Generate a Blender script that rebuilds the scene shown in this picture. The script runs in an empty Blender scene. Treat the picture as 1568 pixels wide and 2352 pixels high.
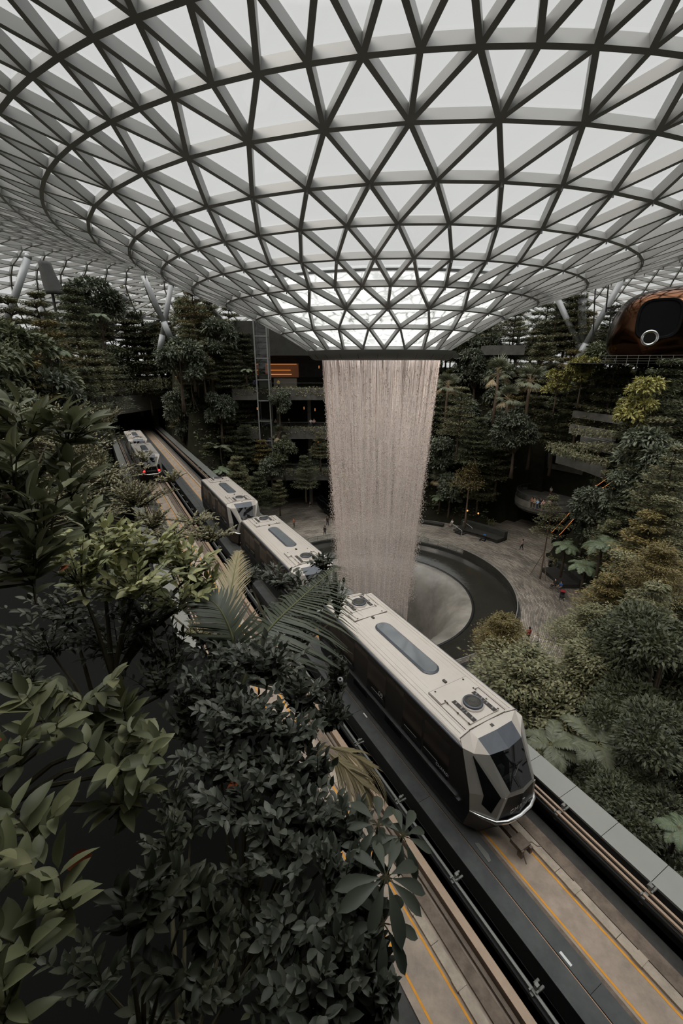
import bpy, bmesh, math, random
import numpy as np
from mathutils import Vector, Matrix

S = bpy.context.scene
COL = S.collection
rnd = random.Random(7)
PI = math.pi

# ------------------------------------------------------------------ camera
EYE = 27.0                       # the eye stands 27 m above the plaza (z = 0)
FPX = 1010.0
PITCH = math.atan(346.0 / FPX)
cam_d = bpy.data.cameras.new('camera')
cam_d.sensor_fit = 'VERTICAL'
cam_d.sensor_height = 36.0
cam_d.lens = FPX / 2352.0 * 36.0
cam_d.clip_start = 0.05
cam_d.clip_end = 1000.0
cam = bpy.data.objects.new('camera', cam_d)
COL.objects.link(cam)
cam.location = (0, 0, EYE)
cam.rotation_euler = (PI / 2 - PITCH, 0, 0)
S.camera = cam

# ------------------------------------------------------------------ world, sun, exposure
S.view_settings.view_transform = 'Standard'
S.view_settings.look = 'None'
S.view_settings.gamma = 1.0
S.view_settings.exposure = 0.0
W = bpy.data.worlds.new('overcast_sky')
S.world = W
W.use_nodes = True
nt = W.node_tree
nt.nodes.clear()
w_out = nt.nodes.new('ShaderNodeOutputWorld')
w_bg = nt.nodes.new('ShaderNodeBackground')
w_tc = nt.nodes.new('ShaderNodeTexCoord')
w_sep = nt.nodes.new('ShaderNodeSeparateXYZ')
w_map = nt.nodes.new('ShaderNodeMapRange')
w_ns = nt.nodes.new('ShaderNodeTexNoise')
w_ns.inputs['Scale'].default_value = 2.2
w_ns.inputs['Detail'].default_value = 4
w_mul = nt.nodes.new('ShaderNodeMath')
w_mul.operation = 'MULTIPLY_ADD'
w_mul.inputs[1].default_value = 0.12
w_mul.inputs[2].default_value = 0.94
w_m2 = nt.nodes.new('ShaderNodeMath')
w_m2.operation = 'MULTIPLY'
SKY_LOW, SKY_HIGH = 0.68, 4.4
w_map.inputs['From Min'].default_value = 0.5
w_map.inputs['From Max'].default_value = 1.0
w_map.inputs['To Min'].default_value = SKY_LOW
w_map.inputs['To Max'].default_value = SKY_HIGH
w_bg.inputs['Color'].default_value = (1.0, 0.995, 0.98, 1)
nt.links.new(w_tc.outputs['Generated'], w_sep.inputs[0])
nt.links.new(w_tc.outputs['Generated'], w_ns.inputs['Vector'])
nt.links.new(w_sep.outputs['Z'], w_map.inputs['Value'])
nt.links.new(w_ns.outputs['Fac'], w_mul.inputs[0])
nt.links.new(w_map.outputs['Result'], w_m2.inputs[0])
nt.links.new(w_mul.outputs[0], w_m2.inputs[1])
nt.links.new(w_m2.outputs[0], w_bg.inputs['Strength'])
nt.links.new(w_bg.outputs[0], w_out.inputs['Surface'])

sun_d = bpy.data.lights.new('sun_behind_cloud', 'SUN')
sun_d.energy = 2.0
sun_d.angle = math.radians(35)
sun_d.color = (1.0, 0.90, 0.80)
sun = bpy.data.objects.new('sun_behind_cloud', sun_d)
COL.objects.link(sun)
sun.rotation_euler = (math.radians(24), math.radians(-34), 0)

cy = S.cycles
cy.max_bounces = 6
cy.diffuse_bounces = 3
cy.glossy_bounces = 3
cy.transmission_bounces = 3
cy.volume_bounces = 0
cy.transparent_max_bounces = 16
cy.caustics_reflective = False
cy.caustics_refractive = False
cy.sample_clamp_indirect = 4.0
cy.use_denoising = True

# ------------------------------------------------------------------ picture <-> place
CT, ST = math.cos(PITCH), math.sin(PITCH)
def ray(u, v):
    x = (u - 784.0) / FPX
    y = -(v - 1176.0) / FPX
    return Vector((x, CT + y * ST, y * CT - ST))
def at_z(u, v, z):
    r = ray(u, v)
    return Vector((0, 0, EYE)) + r * ((z - EYE) / r.z)
def at_d(u, v, dist):              # horizontal distance
    r = ray(u, v)
    return Vector((0, 0, EYE)) + r * (dist / math.hypot(r.x, r.y))
def at_r(u, v, dist):              # true distance
    r = ray(u, v).normalized()
    return Vector((0, 0, EYE)) + r * dist
def proj(p):
    z = p[2] - EYE
    d = p[1] * CT - z * ST
    if d <= 0.05: return None
    yy = p[1] * ST + z * CT
    return (784 + FPX * p[0] / d, 1176 - FPX * yy / d)
C = Vector((4.15, 49.3, 0))        # axis of the waterfall
AZ = math.radians(-28.885)
DT = Vector((math.sin(AZ), math.cos(AZ), 0))      # along the tracks, away from the eye
NT = Vector((DT.y, -DT.x, 0))                     # across the tracks, to the right
def tk(s, t, z): return DT * s + NT * t + Vector((0, 0, z))
FLOOR_T = 12.5                     # level of the track beds

# ------------------------------------------------------------------ materials
def lin(c):
    return tuple((x / 255 / 12.92) if x / 255 <= 0.04045 else ((x / 255 + 0.055) / 1.055) ** 2.4 for x in c) + (1.0,)
MATS = {}
def mat(name, c, rough=0.6, metal=0.0, var=0.0, scale=3.0, spec=0.5, bump=0.0, bscale=20.0, stretch=None,
        c2=None, island=0.0, objvar=0.0, coat=0.0, emit=None, alpha=None, thr=(0.3, 0.7), transl=0.0):
    m = bpy.data.materials.new(name)
    m.use_nodes = True
    n = m.node_tree
    b = n.nodes['Principled BSDF']
    b.inputs['Base Color'].default_value = c
    b.inputs['Roughness'].default_value = rough
    b.inputs['Metallic'].default_value = metal
    b.inputs['Specular IOR Level'].default_value = spec
    if coat: b.inputs['Coat Weight'].default_value = coat
    vec = None
    if var or c2 or bump:
        tc = n.nodes.new('ShaderNodeTexCoord')
        mp = n.nodes.new('ShaderNodeMapping')
        if stretch: mp.inputs['Scale'].default_value = stretch
        n.links.new(tc.outputs['Object'], mp.inputs[0])
        vec = mp.outputs[0]
    col_out = None
    if var or c2:
        ns = n.nodes.new('ShaderNodeTexNoise')
        ns.inputs['Scale'].default_value = scale
        ns.inputs['Detail'].default_value = 6
        ns.inputs['Roughness'].default_value = 0.65
        n.links.new(vec, ns.inputs['Vector'])
        rp = n.nodes.new('ShaderNodeMapRange')
        rp.inputs['From Min'].default_value = thr[0]
        rp.inputs['From Max'].default_value = thr[1]
        n.links.new(ns.outputs['Fac'], rp.inputs['Value'])
        mx = n.nodes.new('ShaderNodeMix')
        mx.data_type = 'RGBA'
        if c2 is None:
            c2 = tuple(x * (1 + var) for x in c[:3]) + (1,)
            c = tuple(x * (1 - var) for x in c[:3]) + (1,)
        mx.inputs[6].default_value = c
        mx.inputs[7].default_value = c2
        n.links.new(rp.outputs[0], mx.inputs[0])
        col_out = mx.outputs[2]
    if island or objvar:
        hs = n.nodes.new('ShaderNodeHueSaturation')
        hs.inputs['Color'].default_value = c
        if col_out: n.links.new(col_out, hs.inputs['Color'])
        src = []
        if island:
            g = n.nodes.new('ShaderNodeNewGeometry')
            a = n.nodes.new('ShaderNodeMath'); a.operation = 'MULTIPLY_ADD'
            n.links.new(g.outputs['Random Per Island'], a.inputs[0])
            a.inputs[1].default_value = 2 * island; a.inputs[2].default_value = 1 - island
            src.append(a)
            a3 = n.nodes.new('ShaderNodeMath'); a3.operation = 'MULTIPLY_ADD'
            n.links.new(g.outputs['Random Per Island'], a3.inputs[0])
            a3.inputs[1].default_value = -0.05 * min(1, island * 2); a3.inputs[2].default_value = 0.5 + 0.02 * min(1, island * 2)
            n.links.new(a3.outputs[0], hs.inputs['Hue'])
        if objvar:
            oi = n.nodes.new('ShaderNodeObjectInfo')
            a = n.nodes.new('ShaderNodeMath'); a.operation = 'MULTIPLY_ADD'
            n.links.new(oi.outputs['Random'], a.inputs[0])
            a.inputs[1].default_value = 2 * objvar; a.inputs[2].default_value = 1 - objvar
            src.append(a)
        if len(src) == 2:
            mm = n.nodes.new('ShaderNodeMath'); mm.operation = 'MULTIPLY'
            n.links.new(src[0].outputs[0], mm.inputs[0]); n.links.new(src[1].outputs[0], mm.inputs[1])
            n.links.new(mm.outputs[0], hs.inputs['Value'])
        else:
            n.links.new(src[0].outputs[0], hs.inputs['Value'])
        col_out = hs.outputs[0]
    if col_out: n.links.new(col_out, b.inputs['Base Color'])
    if bump:
        nb = n.nodes.new('ShaderNodeTexNoise')
        nb.inputs['Scale'].default_value = bscale
        nb.inputs['Detail'].default_value = 4
        n.links.new(vec, nb.inputs['Vector'])
        bp = n.nodes.new('ShaderNodeBump')
        bp.inputs['Strength'].default_value = bump
        bp.inputs['Distance'].default_value = 0.05
        n.links.new(nb.outputs['Fac'], bp.inputs['Height'])
        n.links.new(bp.outputs[0], b.inputs['Normal'])
    if emit:
        b.inputs['Emission Color'].default_value = emit[0]
        b.inputs['Emission Strength'].default_value = emit[1]
    if transl:
        out = n.nodes['Material Output']
        tr = n.nodes.new('ShaderNodeBsdfTranslucent')
        if col_out: n.links.new(col_out, tr.inputs['Color'])
        else: tr.inputs['Color'].default_value = c
        mx = n.nodes.new('ShaderNodeMixShader')
        mx.inputs[0].default_value = transl
        n.links.new(b.outputs[0], mx.inputs[1]); n.links.new(tr.outputs[0], mx.inputs[2])
        n.links.new(mx.outputs[0], out.inputs['Surface'])
    MATS[name] = m
    return m

def glass_mat(name, tint, gloss=0.12, rough=0.02, body=None, body_f=0.0):
    m = bpy.data.materials.new(name); m.use_nodes = True
    n = m.node_tree; n.nodes.clear()
    out = n.nodes.new('ShaderNodeOutputMaterial')
    tr = n.nodes.new('ShaderNodeBsdfTransparent'); tr.inputs[0].default_value = tint
    gl = n.nodes.new('ShaderNodeBsdfGlossy'); gl.inputs['Roughness'].default_value = rough
    fr = n.nodes.new('ShaderNodeFresnel'); fr.inputs['IOR'].default_value = 1.45
    mx = n.nodes.new('ShaderNodeMixShader')
    n.links.new(fr.outputs[0], mx.inputs[0])
    last = tr
    if body:
        df = n.nodes.new('ShaderNodeBsdfDiffuse'); df.inputs[0].default_value = body
        m2 = n.nodes.new('ShaderNodeMixShader'); m2.inputs[0].default_value = body_f
        n.links.new(tr.outputs[0], m2.inputs[1]); n.links.new(df.outputs[0], m2.inputs[2])
        last = m2
    n.links.new(last.outputs[0], mx.inputs[1]); n.links.new(gl.outputs[0], mx.inputs[2])
    n.links.new(mx.outputs[0], out.inputs[0])
    MATS[name] = m
    return m

def emis(name, c, s):
    return mat(name, (c[0] * .3, c[1] * .3, c[2] * .3, 1), emit=(c, s))

M = MATS
mat('steel_paint', lin((134, 134, 132)), 0.42, 0.0, var=0.05, scale=0.5)
mat('pipe_paint', lin((150, 153, 155)), 0.4, 0.0, var=0.04, scale=0.5)
mat('dark_steel', lin((58, 58, 56)), 0.5, 0.3)
mat('rim_metal', lin((120, 120, 116)), 0.45, 0.2, var=0.06, scale=0.7)
glass_mat('roof_glass', (0.95, 0.965, 0.96, 1))
glass_mat('rail_glass', (0.92, 0.94, 0.935, 1))
mat('car_white', lin((176, 168, 160)), 0.38, 0.0, var=0.045, scale=1.2, c2=None, coat=0.15)
mat('car_seam', lin((70, 64, 58)), 0.6)
mat('car_silver', lin((142, 139, 133)), 0.38, 0.45, var=0.06, scale=1.0)
mat('car_black', lin((16, 17, 18)), 0.35, 0.0, spec=0.10)
mat('skirt_bronze', lin((74, 62, 54)), 0.4, 0.3)
mat('car_window', lin((12, 13, 14)), 0.12, 0.0, spec=0.10)
mat('car_slate', lin((64, 68, 75)), 0.30, 0.1, var=0.10, scale=5.0)
glass_mat('windscreen_glass', (0.30, 0.31, 0.32, 1), body=lin((20, 21, 22)), body_f=0.35)
mat('car_interior', lin((46, 46, 46)), 0.7)
mat('console_grey', lin((190, 190, 186)), 0.5)
mat('chrome', lin((205, 205, 205)), 0.18, 1.0)
mat('sky_glass', lin((92, 96, 99)), 0.08, 0.0, var=0.10, scale=1.5)
mat('fan_grille', lin((60, 58, 52)), 0.5, 0.3)
mat('vent_dark', lin((38, 30, 26)), 0.6, var=0.5, scale=9)
mat('under_dark', lin((22, 22, 22)), 0.8)
mat('lettering', lin((150, 150, 150)), 0.3, 0.5)
mat('letter_grey', lin((112, 114, 118)), 0.5)
emis('lamp_red', (1.0, 0.03, 0.03, 1), 3.0)
emis('lamp_warm', (1.0, 0.42, 0.12, 1), 1.3)
emis('glow_warm', (1.0, 0.38, 0.12, 1), 0.55)
mat('bed_concrete', lin((164, 148, 133)), 0.85, var=0.0, c2=lin((124, 112, 101)), scale=1.6, bump=0.15, bscale=14)
mat('pad_brown', lin((122, 107, 94)), 0.9, c2=lin((80, 70, 61)), scale=3.0, stretch=(1, 1, 1), bump=0.3, bscale=20)
mat('plinth_pale', lin((168, 155, 139)), 0.8, c2=lin((134, 123, 110)), scale=3.5, bump=0.1, bscale=25)
mat('slab_dark', lin((66, 65, 62)), 0.8, c2=lin((48, 47, 45)), scale=2.5)
mat('yellow_paint', lin((214, 146, 22)), 0.7, c2=lin((190, 126, 24)), scale=6)
mat('trough_grey', lin((70, 72, 71)), 0.62, c2=lin((54, 56, 56)), scale=1.6, thr=(0.35, 0.65), spec=0.35)
mat('trough_side', lin((27, 27, 26)), 0.75)
mat('bronze_edge', lin((150, 118, 92)), 0.4, 0.6)
mat('rail_beige', lin((150, 128, 108)), 0.5, 0.2, var=0.1, scale=2)
mat('bracket_grey', lin((108, 108, 104)), 0.5, 0.4)
mat('coping_metal', lin((130, 130, 125)), 0.36, 0.35, var=0.04, scale=0.8)
mat('rust_steel', lin((98, 86, 75)), 0.6, 0.3, var=0.25, scale=9)
mat('plaque_white', lin((200, 200, 198)), 0.6)
mat('plaza_edge', lin((96, 92, 86)), 0.6)
mat('concrete_grey', lin((104, 102, 96)), 0.85, c2=lin((74, 72, 67)), scale=0.9, bump=0.15, bscale=8)
mat('coping_dim', lin((128, 126, 118)), .6, c2=lin((104, 102, 95)), scale=.8)
mat('concrete_dark', lin((62, 62, 58)), 0.85, c2=lin((46, 46, 43)), scale=0.9)
mat('planter_stone', lin((58, 56, 52)), 0.8, c2=lin((42, 41, 38)), scale=2.2)
mat('soil', lin((44, 43, 34)), 1.0, c2=lin((32, 32, 26)), scale=1.5, spec=0.0)
mat('deep_dark', lin((30, 30, 29)), 1.0, spec=0.0)  # near-black standing in for the shade in openings and under leaves
mat('bowl_acrylic', lin((158, 153, 145)), 0.24, 0.0, c2=lin((112, 107, 100)), scale=0.3, bump=0.04, bscale=3)
mat('pool_water', lin((40, 39, 35)), 0.16, 0.0, c2=lin((52, 50, 44)), scale=0.3, bump=0.25, bscale=2.2, spec=0.5)
mat('pool_edge_dark', lin((26, 26, 26)), 0.4)
mat('copper', lin((80, 54, 38)), 0.14, 1.0, var=0.1, scale=0.6)
mat('bark', lin((92, 78, 64)), 0.9, c2=lin((62, 52, 43)), scale=6)
mat('bark_pale', lin((128, 110, 92)), 0.9, c2=lin((96, 82, 68)), scale=6)
mat('twig', lin((72, 66, 44)), 0.8, var=0.2, scale=20)
mat('twig_green', lin((104, 106, 68)), 0.7, var=0.15, scale=20)
LEAFS = dict(leaf_olive=((112, 112, 82), .45), leaf_bluish=((98, 105, 88), .4), leaf_bright=((140, 138, 80), .4), leaf_deep=((88, 94, 70), .45), leaf_shade=((66, 71, 50), .5),
             leaf_palm=((100, 104, 84), .3), leaf_fern=((98, 110, 86), .3), leaf_rust=((116, 106, 66), .4), leaf_pale=((124, 122, 84), .35),
             leaf_straw=((150, 136, 104), .3), leaf_brown=((112, 92, 68), .3))
for k, (c, iv) in LEAFS.items():
    mat(k, lin(c), 0.5, island=iv, objvar=0.18, spec=0.35, transl=0.15)
NEAR = dict(near_large=((126, 130, 96), .40), near_large_lit=((136, 140, 108), .36), near_light=((156, 158, 112), .35), near_slate=((84, 88, 77), .45), near_dark=((66, 70, 54), .38),  # paler copy of near_large has the lit look put into its colour
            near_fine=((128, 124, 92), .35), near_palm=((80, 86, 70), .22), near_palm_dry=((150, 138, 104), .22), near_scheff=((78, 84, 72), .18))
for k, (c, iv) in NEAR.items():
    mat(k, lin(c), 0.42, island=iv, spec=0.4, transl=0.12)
mat('dead_leaf', lin((176, 92, 44)), 0.7, island=.3)
SKINS = [mat('skin_%d' % i, lin(c), 0.6) for i, c in enumerate([(196, 152, 124), (170, 124, 96), (208, 168, 142)])]

# ------------------------------------------------------------------ mesh helpers
class MB:
    def __init__(s):
        s.v = []; s.f = []; s.mi = []
    def add(s, vs, fs, mi=0):
        o = len(s.v)
        s.v += [tuple(x) for x in vs]
        s.f += [tuple(i + o for i in f) for f in fs]
        s.mi += [mi] * len(fs)
    def hexa(s, p, mi=0):           # 8 points: bottom ring then top ring
        s.add(p, [(3, 2, 1, 0), (4, 5, 6, 7), (0, 1, 5, 4), (1, 2, 6, 5), (2, 3, 7, 6), (3, 0, 4, 7)], mi)
    def box(s, c, d, mi=0, rot=0.0):
        x, y, z = c; a, b, h = d[0] / 2, d[1] / 2, d[2] / 2
        cr, sr = math.cos(rot), math.sin(rot)
        P = []
        for dz in (-h, h):
            for dx, dy in ((-a, -b), (a, -b), (a, b), (-a, b)):
                P.append((x + dx * cr - dy * sr, y + dx * sr + dy * cr, z + dz))
        s.hexa(P, mi)
    def tbox(s, s0, s1, t0, t1, z0, z1, mi=0):   # box in track coordinates
        P = [tk(a, b, z) for z in (z0, z1) for a, b in ((s0, t0), (s0, t1), (s1, t1), (s1, t0))]
        s.hexa(P, mi)
    def beam(s, a, b, up, w, h, mi=0, down=True):
        a = Vector(a); b = Vector(b); d = (b - a).normalized()
        up = (Vector(up) - d * d.dot(Vector(up))).normalized()
        sd = d.cross(up) * (w / 2)
        lo = -up * h
        P = [a - sd + lo, a + sd + lo, b + sd + lo, b - sd + lo, a - sd, a + sd, b + sd, b - sd]
        s.hexa(P, mi)
    def tube(s, pts, r, n=8, mi=0, cap=True):
        pts = [Vector(p) for p in pts]
        rs = r if isinstance(r, (list, tuple)) else [r] * len(pts)
        o = len(s.v); ref = None
        for i, p in enumerate(pts):
            d = (pts[min(i + 1, len(pts) - 1)] - pts[max(i - 1, 0)])
            d = d.normalized() if d.length > 1e-9 else Vector((0, 0, 1))
            if ref is None:
                ref = Vector((0, 0, 1)) if abs(d.z) < 0.9 else Vector((1, 0, 0))
            a = (ref - d * ref.dot(d)).normalized(); b = d.cross(a); ref = a
            for k in range(n):
                q = 2 * PI * k / n
                s.v.append(tuple(p + (a * math.cos(q) + b * math.sin(q)) * rs[i]))
        for i in range(len(pts) - 1):
            for k in range(n):
                k2 = (k + 1) % n
                s.f.append((o + i * n + k, o + i * n + k2, o + (i + 1) * n + k2, o + (i + 1) * n + k)); s.mi.append(mi)
        if cap:
            s.f.append(tuple(o + k for k in reversed(range(n)))); s.mi.append(mi)
            e = o + (len(pts) - 1) * n
            s.f.append(tuple(e + k for k in range(n))); s.mi.append(mi)
    def lathe(s, prof, n=24, c=(0, 0, 0), mi=0, a0=0.0, a1=2 * PI, capb=False, capt=False):
        full = abs(a1 - a0 - 2 * PI) < 1e-6
        m = n if full else n + 1
        o = len(s.v)
        for (r, z) in prof:
            for k in range(m):
                q = a0 + (a1 - a0) * k / n
                s.v.append((c[0] + r * math.cos(q), c[1] + r * math.sin(q), c[2] + z))
        for i in range(len(prof) - 1):
            for k in range(n):
                k2 = (k + 1) % m
                s.f.append((o + i * m + k, o + i * m + k2, o + (i + 1) * m + k2, o + (i + 1) * m + k)); s.mi.append(mi)
        if capb: s.f.append(tuple(o + k for k in reversed(range(m)))); s.mi.append(mi)
        if capt:
            e = o + (len(prof) - 1) * m
            s.f.append(tuple(e + k for k in range(m))); s.mi.append(mi)
    def build(s, name, mats, parent=None, smooth=False):
        me = bpy.data.meshes.new(name)
        me.from_pydata(s.v, [], s.f)
        if not isinstance(mats, (list, tuple)): mats = [mats]
        for m in mats: me.materials.append(MATS[m] if isinstance(m, str) else m)
        if len(mats) > 1: me.polygons.foreach_set('material_index', s.mi)
        if smooth: me.polygons.foreach_set('use_smooth', [True] * len(me.polygons))
        me.update()
        return link(name, me, parent)

def link(name, me, parent=None):
    o = bpy.data.objects.new(name, me)
    COL.objects.link(o)
    if parent is not None: o.parent = parent
    return o
def empty(name, loc=(0, 0, 0), rz=0.0, parent=None):
    o = bpy.data.objects.new(name, None)
    COL.objects.link(o)
    o.location = loc; o.rotation_euler = (0, 0, rz)
    o.empty_display_size = 0.2
    if parent is not None: o.parent = parent
    return o
def tag(o, label=None, cat=None, group=None, kind=None):
    if label: o['label'] = label
    if cat: o['category'] = cat
    if group: o['group'] = group
    if kind: o['kind'] = kind
    return o
def structure(o):
    o['kind'] = 'structure'
    return o
KIDS = {}
def copy_tree(o, parent=None):
    c = o.copy(); COL.objects.link(c)
    if parent is not None: c.parent = parent
    for ch in list(o.children):
        copy_tree(ch, c)
    return c

def np_mesh(name, V, Q, mats, parent=None, smooth=False, mi=None):
    V = np.asarray(V, dtype=np.float32).reshape(-1, 3)
    Q = np.asarray(Q, dtype=np.int32)
    k = Q.shape[1]
    me = bpy.data.meshes.new(name)
    me.vertices.add(len(V)); me.vertices.foreach_set('co', V.ravel())
    me.loops.add(Q.size); me.loops.foreach_set('vertex_index', Q.ravel())
    me.polygons.add(len(Q))
    me.polygons.foreach_set('loop_start', np.arange(0, Q.size, k, dtype=np.int32))
    if not isinstance(mats, (list, tuple)): mats = [mats]
    for m in mats: me.materials.append(MATS[m])
    if mi is not None: me.polygons.foreach_set('material_index', np.asarray(mi, dtype=np.int32))
    if smooth: me.polygons.foreach_set('use_smooth', np.ones(len(Q), dtype=bool))
    me.update(calc_edges=True)
    return link(name, me, parent) if name else me

# leaf templates: (along, across, lift), quads
T_DIAMOND = ([(0, 0, 0), (.45, .5, .02), (1, 0, -.05), (.45, -.5, .02)], [(0, 1, 2, 3)])
T_FOLD = ([(0, 0, 0), (.30, .46, .10), (.36, 0, 0), (.30, -.46, .10), (.70, .38, .06), (.72, 0, -.03), (.70, -.38, .06), (1, 0, -.12)],
          [(0, 2, 1, 1), (0, 3, 2, 2), (1, 2, 5, 4), (2, 3, 6, 5), (4, 5, 7, 7), (5, 6, 7, 7)])
def t_blade(fold=0.10, droop=0.18, n=6, shape=None):
    V = []; Q = []
    for i in range(n):
        x = i / (n - 1)
        w = shape(x) if shape else 0.5 * math.sin(PI * min(1, x ** 0.8)) ** 0.8
        if i == 0: w = 0.02
        if i == n - 1: w = 0.005
        zz = -droop * x * x
        V += [(x, w, zz + fold * w), (x, 0, zz), (x, -w, zz + fold * w)]
    for i in range(n - 1):
        a = 3 * i; b = a + 3
        Q += [(a, a + 1, b + 1, b), (a + 1, a + 2, b + 2, b + 1)]
    return V, Q
T_BIG = t_blade(0.16, 0.16, 7)
T_MID = t_blade(0.16, 0.12, 5)
T_OBOV = t_blade(0.12, 0.22, 7, lambda x: 0.5 * (math.sin(PI * min(1, x ** 1.5)) ** 0.75))
T_STRAP = ([(0, .5, 0), (0, -.5, 0), (.35, .5, .03), (.35, -.5, .03), (.7, .38, -.02), (.7, -.38, -.02), (1, .06, -.14), (1, -.06, -.14)],
           [(0, 1, 3, 2), (2, 3, 5, 4), (4, 5, 7, 6)])
def norm(a): return a / np.maximum(np.linalg.norm(a, axis=1, keepdims=True), 1e-9)
def leaves_np(P, D, N, L, Wd, tmpl):
    P = np.asarray(P, float); D = norm(np.asarray(D, float)); N = np.asarray(N, float)
    N = norm(N - D * (N * D).sum(1, keepdims=True))
    B = np.cross(N, D)
    L = np.broadcast_to(np.asarray(L, float), (len(P),)); Wd = np.broadcast_to(np.asarray(Wd, float), (len(P),))
    tv = np.asarray(tmpl[0], float); tq = tmpl[1]
    V = (P[:, None, :] + tv[None, :, 0, None] * (L[:, None, None] * D[:, None, :])
         + tv[None, :, 1, None] * (Wd[:, None, None] * B[:, None, :])
         + tv[None, :, 2, None] * (L[:, None, None] * N[:, None, :]))
    k = len(tv)
    off = (np.arange(len(P)) * k)[:, None, None]
    return V.reshape(-1, 3), tq, off
def leaf_object(name, P, D, N, L, Wd, tmpl, m, parent=None, smooth=True):
    V, tq, off = leaves_np(P, D, N, L, Wd, tmpl)
    q4 = [q for q in tq if len(set(q)) == 4]; q3 = [tuple(dict.fromkeys(q)) for q in tq if len(set(q)) == 3]
    me = bpy.data.meshes.new(name)
    idx = []; sizes = []
    A = (np.asarray(q4, int)[None] + off).reshape(-1, 4) if q4 else np.zeros((0, 4), int)
    B3 = (np.asarray(q3, int)[None] + off).reshape(-1, 3) if q3 else np.zeros((0, 3), int)
    loops = np.concatenate([A.ravel(), B3.ravel()]).astype(np.int32)
    starts = np.concatenate([np.arange(len(A)) * 4, len(A) * 4 + np.arange(len(B3)) * 3]).astype(np.int32)
    me.vertices.add(len(V)); me.vertices.foreach_set('co', V.astype(np.float32).ravel())
    me.loops.add(len(loops)); me.loops.foreach_set('vertex_index', loops)
    me.polygons.add(len(starts)); me.polygons.foreach_set('loop_start', starts)
    me.materials.append(MATS[m])
    if smooth: me.polygons.foreach_set('use_smooth', np.ones(len(starts), dtype=bool))
    me.update(calc_edges=True)
    return link(name, me, parent)
def nrs(seed): return np.random.RandomState(seed)

# ================================================================== THE SETTING
def st_of(x, y):
    return DT.x * x + DT.y * y, NT.x * x + NT.y * y
def hnoise(x, y):
    return math.sin(x * .35 + 1.3) * math.cos(y * .31) * .5 + math.sin(x * .9 + y * .7) * .25
def ground(x, y, mesh=False):
    dx, dy = x - C.x, y - C.y
    r = math.hypot(dx, dy)
    phi = math.degrees(math.atan2(dx, -dy))          # 0 towards the eye, + to the right
    s, t = st_of(x, y)
    dist = math.hypot(x, y)
    az = math.degrees(math.atan2(x, y))
    a = abs(phi)
    cap = 5.0 if a < 48 else (5 + (a - 48) / 42 * 20 if a < 90 else 25.0)
    k = max(0.0, min(1.0, (r - 28.0) / 18.0))
    z = k * cap
    z = math.floor(z / 2.4) * 2.4 + min(2.4, (z % 2.4) * 1.8) if z < 25 else z
    z += hnoise(x, y) * .4 if z > .5 else -.3
    if -15 < az < -1.5 and y > 66:
        z = -.3 if dist < 90 else 24.0
    if t < 1.6:
        zl = 10.5 + (1.6 - t) * .85
        z = min(zl, 29.0 if s > 40 else 15 + max(0, s) * .35)
        z += hnoise(x, y) * .4
    elif t <= 14.0 and s < 92 + t:
        z = min(z, 8.0)
    if s > 92.8 + t and -6 < t < 19:
        z = min(27.0, 21.5 + max(0, s - 94.5 - t) * .6)
    if mesh and 0.5 < t < 17.5 and 88 + t < s < 107 + t: z = 9.0
    if math.hypot(x - 31.5, y - 67.5) < 7.6: z = min(z, -.3)
    return z

def build_terrain():
    rs = [27.0 + i * 1.25 for i in range(50)]
    n = 150
    V = []; F = []
    for r in rs:
        for k in range(n):
            q = 2 * PI * k / n
            x = C.x + r * math.sin(q); y = C.y - r * math.cos(q)
            V.append((x, y, ground(x, y, True)))
    for i in range(len(rs) - 1):
        for k in range(n):
            k2 = (k + 1) % n
            F.append((i * n + k, i * n + k2, (i + 1) * n + k2, (i + 1) * n + k))
    b = MB(); b.add(V, F)
    o = b.build('hillside_terrain', 'soil', smooth=True)
    structure(o)
build_terrain()

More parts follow.
